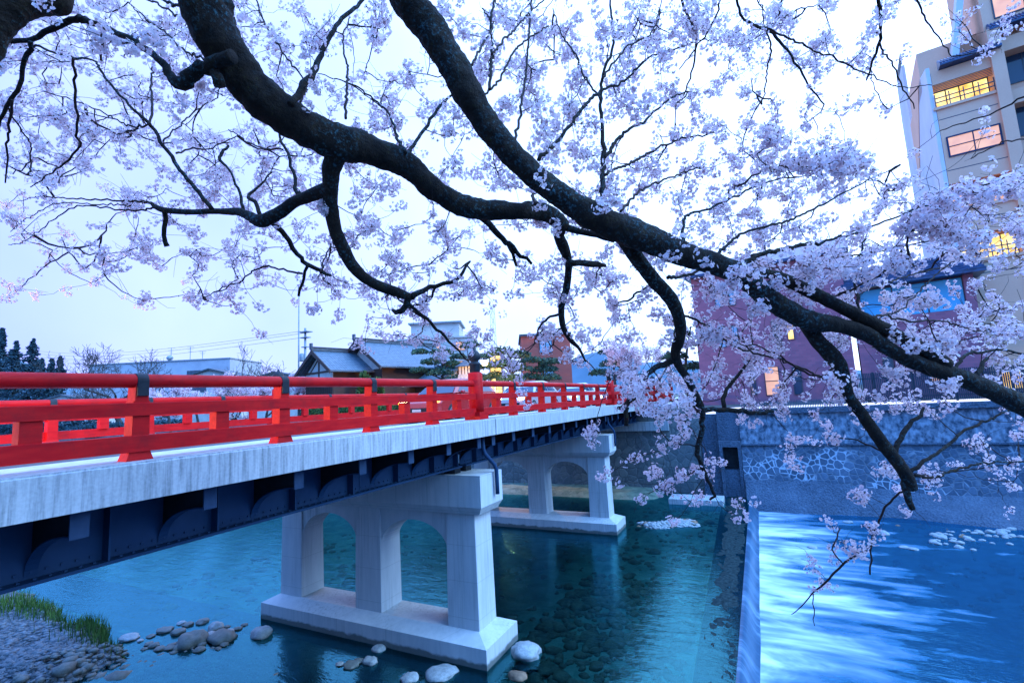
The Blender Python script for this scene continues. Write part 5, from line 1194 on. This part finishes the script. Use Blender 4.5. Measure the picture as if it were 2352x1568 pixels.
# upper left branch
br(2.9, 3.3, (535,130,46),(490,146,42),(455,160,40),(430,184,44),(405,192,36),(388,170,26),(372,142,23),(340,115,22),(290,86,21),(230,60,20),(190,46,20),(172,42,21),(115,70,18),(60,92,16),(0,98,14),(-50,90,12))
br(2.95, 2.95, (490,140,26),(500,170,32),(505,198,34))
br(3.2, 3.4, (70,96,14),(66,120,14),(48,165,13),(28,222,12),(6,268,10),(-10,310,6))
br(3.25, 3.6, (28,230,8),(20,290,7),(16,340,6),(12,420,4))
br(3.2, 3.8, (168,134,8),(172,180,8),(173,250,7.5),(178,310,7),(182,338,6),(150,375,6),(112,397,4),(70,430,3))
br(3.15, 3.4, (233,62,8),(235,105,7),(232,138,6))
br(3.3, 4.0, (20,248,5),(48,300,5),(70,332,4),(66,372,4),(30,400,3))
# drooping right of the left arm
br(4.15, 4.6, (628,512,18),(648,532,15),(668,560,13),(688,590,12),(702,605,12),(735,622,11),(760,632,8))
br(4.5, 4.6, (706,612,9),(699,632,8),(691,655,8),(686,680,7))
br(4.5, 5.0, (694,628,6),(640,616,5),(600,612,5),(560,640,4),(510,665,3),(468,682,2.5))
br(4.4, 4.9, (735,625,5),(745,595,4),(760,560,3))
# risers from the left arm
br(4.0, 4.6, (690,448,11),(684,438,10),(672,390,9),(655,342,8),(642,320,7),(645,295,5),(655,278,3))
br(4.3, 4.8, (650,344,5),(610,342,4.5),(590,338,4),(555,318,3.5),(525,298,3))
br(4.1, 4.5, (600,500,12),(585,465,11),(572,450,9),(600,425,6),(625,395,4))
br(4.1, 4.5, (560,488,9),(548,440,8),(530,395,6),(505,365,9),(525,335,7))
# risers from limb A
br(3.1, 3.9, (668,240,22),(690,208,22),(712,178,22),(722,158,20),(735,130,17),(755,90,14),(775,56,12),(805,26,11),(832,0,10),(860,-40,8))
br(3.6, 4.6, (931,352,10),(914,320,8),(904,286,7),(884,250,5.5),(834,210,4.5),(784,186,3.5),(730,170,2.5))
br(3.65, 4.4, (939,356,10),(955,325,9),(974,300,9),(1004,250,8),(1024,230,7),(1046,213,5))
br(3.5, 4.6, (794,272,8),(796,200,7),(797,150,6),(788,90,4.5),(805,40,3))
br(3.4, 4.4, (690,235,7),(700,190,5),(650,120,5),(610,60,4),(585,-10,3))
br(3.0, 4.0, (455,20,14),(400,10,9),(360,-10,7),(320,-50,6))
br(3.0, 4.2, (470,60,10),(440,55,7),(370,15,6),(300,-20,5))
br(3.1, 4.4, (500,140,7),(430,120,6),(380,75,5),(330,40,4),(295,5,3))
# off limb A, lower side
br(4.1, 4.5, (1096,492,18),(1120,512,19),(1150,542,17),(1166,560,14),(1190,580,11),(1221,606,8))
br(4.25, 4.5, (1164,556,10),(1174,580,9),(1186,610,7))
br(4.3, 5.2, (1290,515,40),(1284,540,30),(1292,562,30),(1301,585,28),(1306,612,22),(1301,660,20),(1292,690,19),(1289,712,18),(1294,752,14),(1312,782,12),(1330,800,8),(1345,830,4))
br(4.5, 4.7, (1304,604,20),(1335,605,19),(1369,606,18),(1390,610,8))
br(4.3, 4.3, (1294,520,22),(1330,530,18),(1359,537,17),(1390,545,15),(1412,552,14))
br(5.0, 5.6, (1290,716,8),(1255,735,6),(1238,755,5),(1228,790,3))
# limb D: from limb B down in front of the brick house
br(3.75, 4.4, (1425,530,46),(1440,560,44),(1469,600,42),(1499,640,40),(1520,662,40),(1540,685,40),(1554,712,36),(1562,745,33),(1560,778,31),(1551,812,27),(1560,842,22),(1577,866,21),(1594,901,23),(1606,935,26),(1612,950,22))
br(4.2, 4.0, (1552,822,22),(1530,835,18),(1513,838,17),(1496,850,15),(1482,868,14),(1469,900,15),(1452,918,15),(1436,934,15),(1420,936,8))
br(4.0, 4.0, (1440,934,14),(1440,955,13),(1438,978,10))
br(4.4, 4.6, (1612,944,16),(1650,940,13),(1680,943,13),(1713,946,13),(1745,947,12),(1775,944,9))
br(4.4, 4.5, (1612,950,16),(1614,975,15),(1609,1000,14),(1601,1040,13),(1614,1072,11),(1629,1106,9),(1641,1134,9),(1630,1147,6))
br(4.5, 4.8, (1665,942,12),(1660,918,11),(1668,896,10),(1688,868,9),(1706,848,8),(1722,828,6))
br(4.0, 4.8, (1505,650,8),(1470,668,6),(1440,690,5),(1405,700,3))
br(4.2, 5.0, (1558,720,7),(1600,735,6),(1650,770,5),(1700,800,5),(1760,818,5),(1800,828,5),(1850,850,6),(1897,870,6))
br(4.0, 4.6, (1534,638,10),(1556,636,9),(1590,628,8),(1620,612,6))
# limb F: down to the water
br(4.0, 4.2, (1850,735,44),(1872,775,42),(1900,805,44),(1918,826,46),(1932,850,42),(1948,905,32),(1964,930,33),(1983,955,35),(2028,1019,38),(2062,1062,39),(2082,1092,38),(2096,1122,28))
br(4.2, 4.2, (2084,1098,26),(2080,1118,24),(2082,1145,19),(2096,1168,14))
br(4.15, 4.4, (2048,1046,14),(2058,1029,15),(2068,1005,15),(2078,984,14),(2096,966,12),(2114,954,11),(2122,935,6))
br(4.2, 4.9, (2090,1084,11),(2130,1055,10),(2168,1029,9),(2218,988,8),(2260,970,7),(2300,950,6),(2360,925,4))
br(4.2, 4.8, (2100,1092,9),(2150,1096,7),(2193,1079,7),(2268,1064,6),(2360,1060,4))
br(4.15, 4.6, (2060,1050,5),(2010,1030,5),(1960,1008,4),(1900,1000,3))
br(4.2, 4.6, (2086,1120,6),(2058,1140,6),(2033,1164,6),(2020,1195,6),(2006,1225,6),(2000,1262,5),(1998,1318,5))
br(4.4, 4.7, (2002,1248,6),(1975,1270,6),(1948,1285,6),(1913,1319,6),(1885,1345,5),(1868,1362,4),(1840,1392,3),(1818,1410,2))
br(4.5, 4.6, (1868,1362,3),(1869,1400,3),(1871,1436,2)); br(4.5, 4.6, (1935,1292,4),(1912,1262,4),(1922,1235,4),(1930,1212,3))
br(4.2, 4.8, (1930,830,7),(1880,865,6),(1820,838,6),(1760,800,4),(1700,790,3))
# risers from limb B
br(3.6, 4.6, (1386,462,16),(1385,430,14),(1384,400,13),(1386,350,12),(1381,275,10),(1379,225,9),(1384,175,8),(1409,100,7),(1404,40,6),(1400,-20,5))
br(3.5, 4.8, (1237,368,11),(1284,320,10),(1334,255,9),(1374,215,8),(1434,185,6),(1494,130,5),(1559,110,4),(1620,90,3))
br(3.9, 5.0, (1388,362,10),(1414,325,9),(1440,300,8),(1484,275,7),(1534,230,5),(1580,210,4))
br(3.8, 5.0, (1388,402,8),(1420,385,7),(1459,370,7),(1509,340,6),(1568,320,5),(1640,305,4))
br(3.5, 4.8, (1182,328,8),(1196,250,7),(1206,185,6.5),(1214,100,6),(1221,0,5),(1225,-30,4))
br(3.4, 4.6, (1124,205,9),(1127,160,8),(1129,125,8),(1129,40,7),(1139,-10,6))
br(3.7, 4.8, (1129,125,6),(1155,95,6),(1184,65,5),(1215,30,4),(1250,0,4))
br(3.4, 4.6, (1084,150,7),(1110,100,6),(1130,60,5),(1108,20,4)); br(3.5, 4.8, (1100,230,6),(1150,180,6),(1180,120,6),(1210,90,5),(1260,60,4))
br(3.6, 4.8, (1425,486,7),(1469,440,6),(1534,410,5),(1600,385,4)); br(3.6, 4.4, (1229,470,8),(1222,450,7),(1235,440,5))
br(4.0, 5.0, (1379,230,6),(1340,170,5),(1320,120,5),(1290,80,4),(1270,20,3)); br(4.2, 5.2, (1384,180,6),(1440,110,5),(1500,70,4),(1520,0,3))
br(3.7, 4.8, (1568,570,10),(1571,535,8),(1573,500,7),(1590,488,7),(1628,480,6),(1680,455,6),(1733,430,5),(1800,408,3))
br(3.8, 4.9, (1640,592,10),(1668,565,8),(1698,540,7),(1783,515,6.5),(1830,498,6),(1878,475,6),(1930,448,5),(1983,420,4),(2068,378,3))
br(3.85, 4.6, (1700,610,17),(1723,596,15),(1760,580,13),(1793,574,12),(1848,562,10),(1888,556,8),(1950,540,6),(2018,515,6),(2118,475,6),(2218,440,6),(2290,415,5),(2360,395,4))
br(3.9, 4.8, (1880,690,7),(1940,672,6),(1993,665,5.5),(2050,645,5),(2093,630,4.5),(2180,612,3))
br(4.0, 4.9, (1985,735,7),(2027,725,6),(2096,738,6),(2162,738,5),(2237,757,4.5),(2300,756,3))
br(3.9, 4.5, (1976,730,6),(1970,700,7),(1965,660,8),(1964,616,8),(1975,580,6),(1990,540,4))
br(4.0, 4.4, (2192,848,10),(2205,828,9),(2220,814,9),(2243,807,8),(2315,807,7),(2370,818,6))
br(4.0, 4.1, (2240,868,16),(2252,846,13),(2268,822,10))
br(4.0, 5.2, (1990,730,5),(2060,716,4.5),(2120,660,4),(2190,600,4),(2262,585,3)); br(3.9, 4.9, (1850,660,6),(1880,610,5),(1930,590,5),(2010,580,4),(2080,560,3))
# hanging into the frame at the top right
br(3.6, 4.2, (2012,-50,11),(2020,0,10),(2023,40,10),(2020,100,9),(2003,150,6),(1990,185,4))
br(3.9, 4.4, (2020,98,6),(2032,125,5),(2048,145,4.5),(2075,200,4),(2100,250,3))
br(3.9, 4.8, (1690,-20,8),(1703,40,7),(1740,60,8),(1763,66,9),(1790,95,8),(1818,125,7),(1853,190,5.5),(1893,240,4))
br(4.1, 5.0, (1763,66,6),(1828,95,6),(1870,118,5),(1918,135,5),(1993,170,4),(2068,200,3),(2140,196,2.5))
br(4.0, 5.0, (1763,68,5),(1770,120,5),(1760,180,4),(1750,240,3)); br(4.0, 5.0, (1800,-20,6),(1790,40,5),(1840,20,4),(1890,10,3))
br(3.8, 4.6, (2098,-30,6),(2110,0,6),(2128,50,5),(2160,90,4),(2185,130,3))
br(4.2, 5.0, (2380,212,7),(2352,220,6.5),(2288,255,5),(2218,280,4),(2160,300,3)); br(4.2, 5.0, (2380,316,5),(2300,330,4),(2230,365,3))
br(3.9, 4.6, (1560,-30,8),(1575,30,7),(1600,90,6),(1590,160,5),(1570,220,4)); br(4.0, 4.8, (1660,-20,6),(1640,50,5),(1600,110,4),(1560,160,3))

# ---- twigs: every blossom spray is joined by a thin twig to the nearest wood
COVER = """445655554336776667553223
566654343446777665443223
666565445545566653211211
555666655434555566652113
523677655333445667666655
234566656665555566777765
213245346777776557777643
000000114553555567766666
000000000012234455554444
000000000000121344443322
000000000000001220112122
000000000000000110001111""".split('\n')
rng = np.random.default_rng(11); NA = np.array(NODES); nx_, ny_, nz_ = seen(NA)
AT = []
for r, row in enumerate(COVER):
    for c, ch in enumerate(row):
        n = int(ch)**1.18*(1.36 if r < 4 else 1.42)
        n = int(n)+(rng.random() < n-int(n))
        if c > 20 and r < 4: n = int(n*0.55)
        for k in range(n):
            if k % 3 == 0: cx_, cy_ = (c+rng.random())*98, (r+rng.random())*100
            x = cx_+rng.normal(0, 17); y = cy_+rng.normal(0, 15)
            j = np.argmin((nx_-x)**2+(ny_-y)**2); gap = math.sqrt((nx_[j]-x)**2+(ny_[j]-y)**2)
            d = nz_[j]+rng.triangular(-0.5, 0.35, 2.3)+gap*0.0015
            if x < 1150 and 150 < y: d += rng.random()*1.2
            AT.append(at(x, y, max(2.4, d)))
for (x, y, d) in [(1925,1215,4.5),(1935,1240,4.5),(1912,1262,4.6),(1945,1290,4.5),(1985,1275,4.4),(1900,1330,4.6),(1890,1345,4.6),(2000,1230,4.3),(1995,1215,4.3),(1880,1300,4.6),(1700,1155,4.5),(1690,1178,4.5),(1480,1140,4.4),(1500,1120,4.4),(1540,1105,4.4),(1560,1090,4.4),(1395,1095,4.6),(1450,1060,4.5),(1470,1050,4.5),(1520,1040,4.5),(1555,1020,4.5),(1500,1080,4.5),(1600,1080,4.5)]:
    for k in range(1): AT.append(at(x+rng.normal(0, 7), y+rng.normal(0, 7), d))
for (x, y, d, n) in [(1790,325,3.6,7),(1850,375,3.5,8),(1905,380,3.4,8),(1965,372,3.4,7),(1770,380,3.7,5),(2150,462,3.6,6),(2230,440,3.5,7),(2300,425,3.5,6),(2340,520,3.6,5),(2100,520,3.6,6),(2180,545,3.5,7),(2250,560,3.5,7),(2050,600,3.7,6),
                     (1540,920,3.6,5),(1480,880,3.7,5),(1715,640,3.4,4),(1640,760,3.9,5),(1880,600,3.7,6),(1960,620,3.7,6),(2130,690,3.7,5),(2290,760,3.7,6),(2180,780,3.7,6),(1380,60,4.0,5),(1600,60,4.2,5),(1470,235,4.2,5),(1050,290,3.9,4)]:
    for k in range(n): AT.append(at(x+rng.normal(0, 22), y+rng.normal(0, 12), d+rng.normal(0, 0.1)))
AT = np.array(AT)
ND = NA.tolist(); ND_arr = np.zeros((len(NA)+len(AT)*9, 3)); ND_arr[:len(NA)] = NA; nN = len(NA)
TW = MB(); tips = []; order = np.argsort(((AT[:, None, :]-NA[None, ::6, :])**2).sum(2).min(1)); depth_of = np.zeros(len(ND_arr)); paths = []; own = -np.ones(len(ND_arr), int)
for ai in order:
    p = AT[ai]; A = ND_arr[:nN]; dd = ((A-p)**2).sum(1); j = int(np.argmin(dd)); q = A[j].copy(); L = math.sqrt(dd[j])
    if L < 0.05: tips.append((p, q, 0)); continue
    m = max(3, min(9, int(L/0.07))); t_ = np.linspace(0, 1, m+1)[:, None]; side = rng.normal(0, 1, 3); side /= np.linalg.norm(side)
    pts = q+(p-q)*t_+np.sin(t_*PI)*(side*0.10*L+np.array([0, 0, -0.05*L]))+rng.normal(0, 0.010, (m+1, 3))*(np.sin(t_*PI)); pts[0] = q; pts[-1] = p
    k = len(paths); paths.append([pts, own[j], 0.0])
    a = own[j]
    while a >= 0: paths[a][2] += 1; a = paths[a][1]
    ND_arr[nN:nN+m] = pts[1:]; own[nN:nN+m] = k; nN += m; tips.append((p, pts[-2], k))
for pts, par, w_ in paths:
    r0 = 0.0030+0.0014*math.sqrt(w_); TW.tube(pts, np.linspace(r0, max(0.0017, r0*0.55), len(pts)), 4 if r0 < 0.006 else 5, cap=False)
# bare side twiglets
for pts, par, w_ in paths:
    i = rng.integers(0, len(pts)); d = rng.normal(0, 1, 3); d /= np.linalg.norm(d); L = rng.uniform(0.08, 0.32); q = pts[i]; e_ = q+d*L+np.array([0, 0, 0.05]); o_ = rng.normal(0, 0.10*L, 3); TW.tube([q, q+(e_-q)*0.3+o_*0.7, q+(e_-q)*0.65+o_, e_+rng.normal(0, 0.06*L, 3)], [0.0024, 0.002, 0.0017, 0.0013], 3, cap=False)
tag(link('twigs', TW, 'twig_bark', cherry), kind='stuff')

# ---- blossom: umbels of five-petalled flowers round the twig ends and along the last stretch of each twig
UM = []
for p, prev, k in tips:
    UM.append((p, 0.05, 12))
    for q in range(rng.integers(1, 4)): UM.append((p+rng.normal(0, 0.048, 3), 0.046, 11))
    pts = paths[k][0]; m = len(pts)
    for i in range(1, m-1):
        if rng.random() < 0.05+0.30*i/m: UM.append((pts[i]+rng.normal(0, 0.02, 3), 0.045, 8))
FC = []; FN = []
for c, r, n in UM:
    n = max(3, int(rng.normal(n, 2))); u = rng.normal(size=(n, 3)); u[:, 2] -= 0.25; u /= np.linalg.norm(u, axis=1)[:, None]
    FC.append(c+u*r*(0.75+0.4*rng.random((n, 1)))); FN.append(u+rng.normal(0, 0.35, (n, 3)))
FC = np.concatenate(FC); FN = np.concatenate(FN); FN /= np.linalg.norm(FN, axis=1)[:, None]; n = len(FC)
ref = rng.normal(size=(n, 3)); A = ref-FN*(ref*FN).sum(1)[:, None]; A /= np.linalg.norm(A, axis=1)[:, None]; B = np.cross(FN, A)
S = rng.uniform(0.0135, 0.0215, n)[:, None]; cup = rng.uniform(0.15, 0.55, n)[:, None]
V = np.zeros((n, 5, 4, 3)); 
for k in range(5):
    a = 2*PI*k/5; d = A*math.cos(a)+B*math.sin(a); s_ = -A*math.sin(a)+B*math.cos(a); z = FN
    V[:, k, 0] = FC+d*S*0.05; V[:, k, 1] = FC+d*S*0.62+s_*S*0.46+z*S*cup*0.5; V[:, k, 2] = FC+d*S*1.0+z*S*cup*0.75; V[:, k, 3] = FC+d*S*0.62-s_*S*0.46+z*S*cup*0.5
Vc = np.zeros((n, 1, 4, 3)); h_ = S*0.28
Vc[:, 0, 0] = FC-FN*S*0.9+A*h_*0.3; Vc[:, 0, 1] = FC+A*h_; Vc[:, 0, 2] = FC-A*h_; Vc[:, 0, 3] = FC-FN*S*0.9-A*h_*0.3
V = np.concatenate([V, Vc], 1).reshape(-1, 3); F = np.arange(n*24).reshape(n*6, 4)
tag(mesh_obj('blossom', np_mesh('blossom', to_local(V, cherry, None), F, mi=np.tile([0, 0, 0, 0, 0, 1], n), mats=['petal', 'calyx']), cherry), kind='stuff')
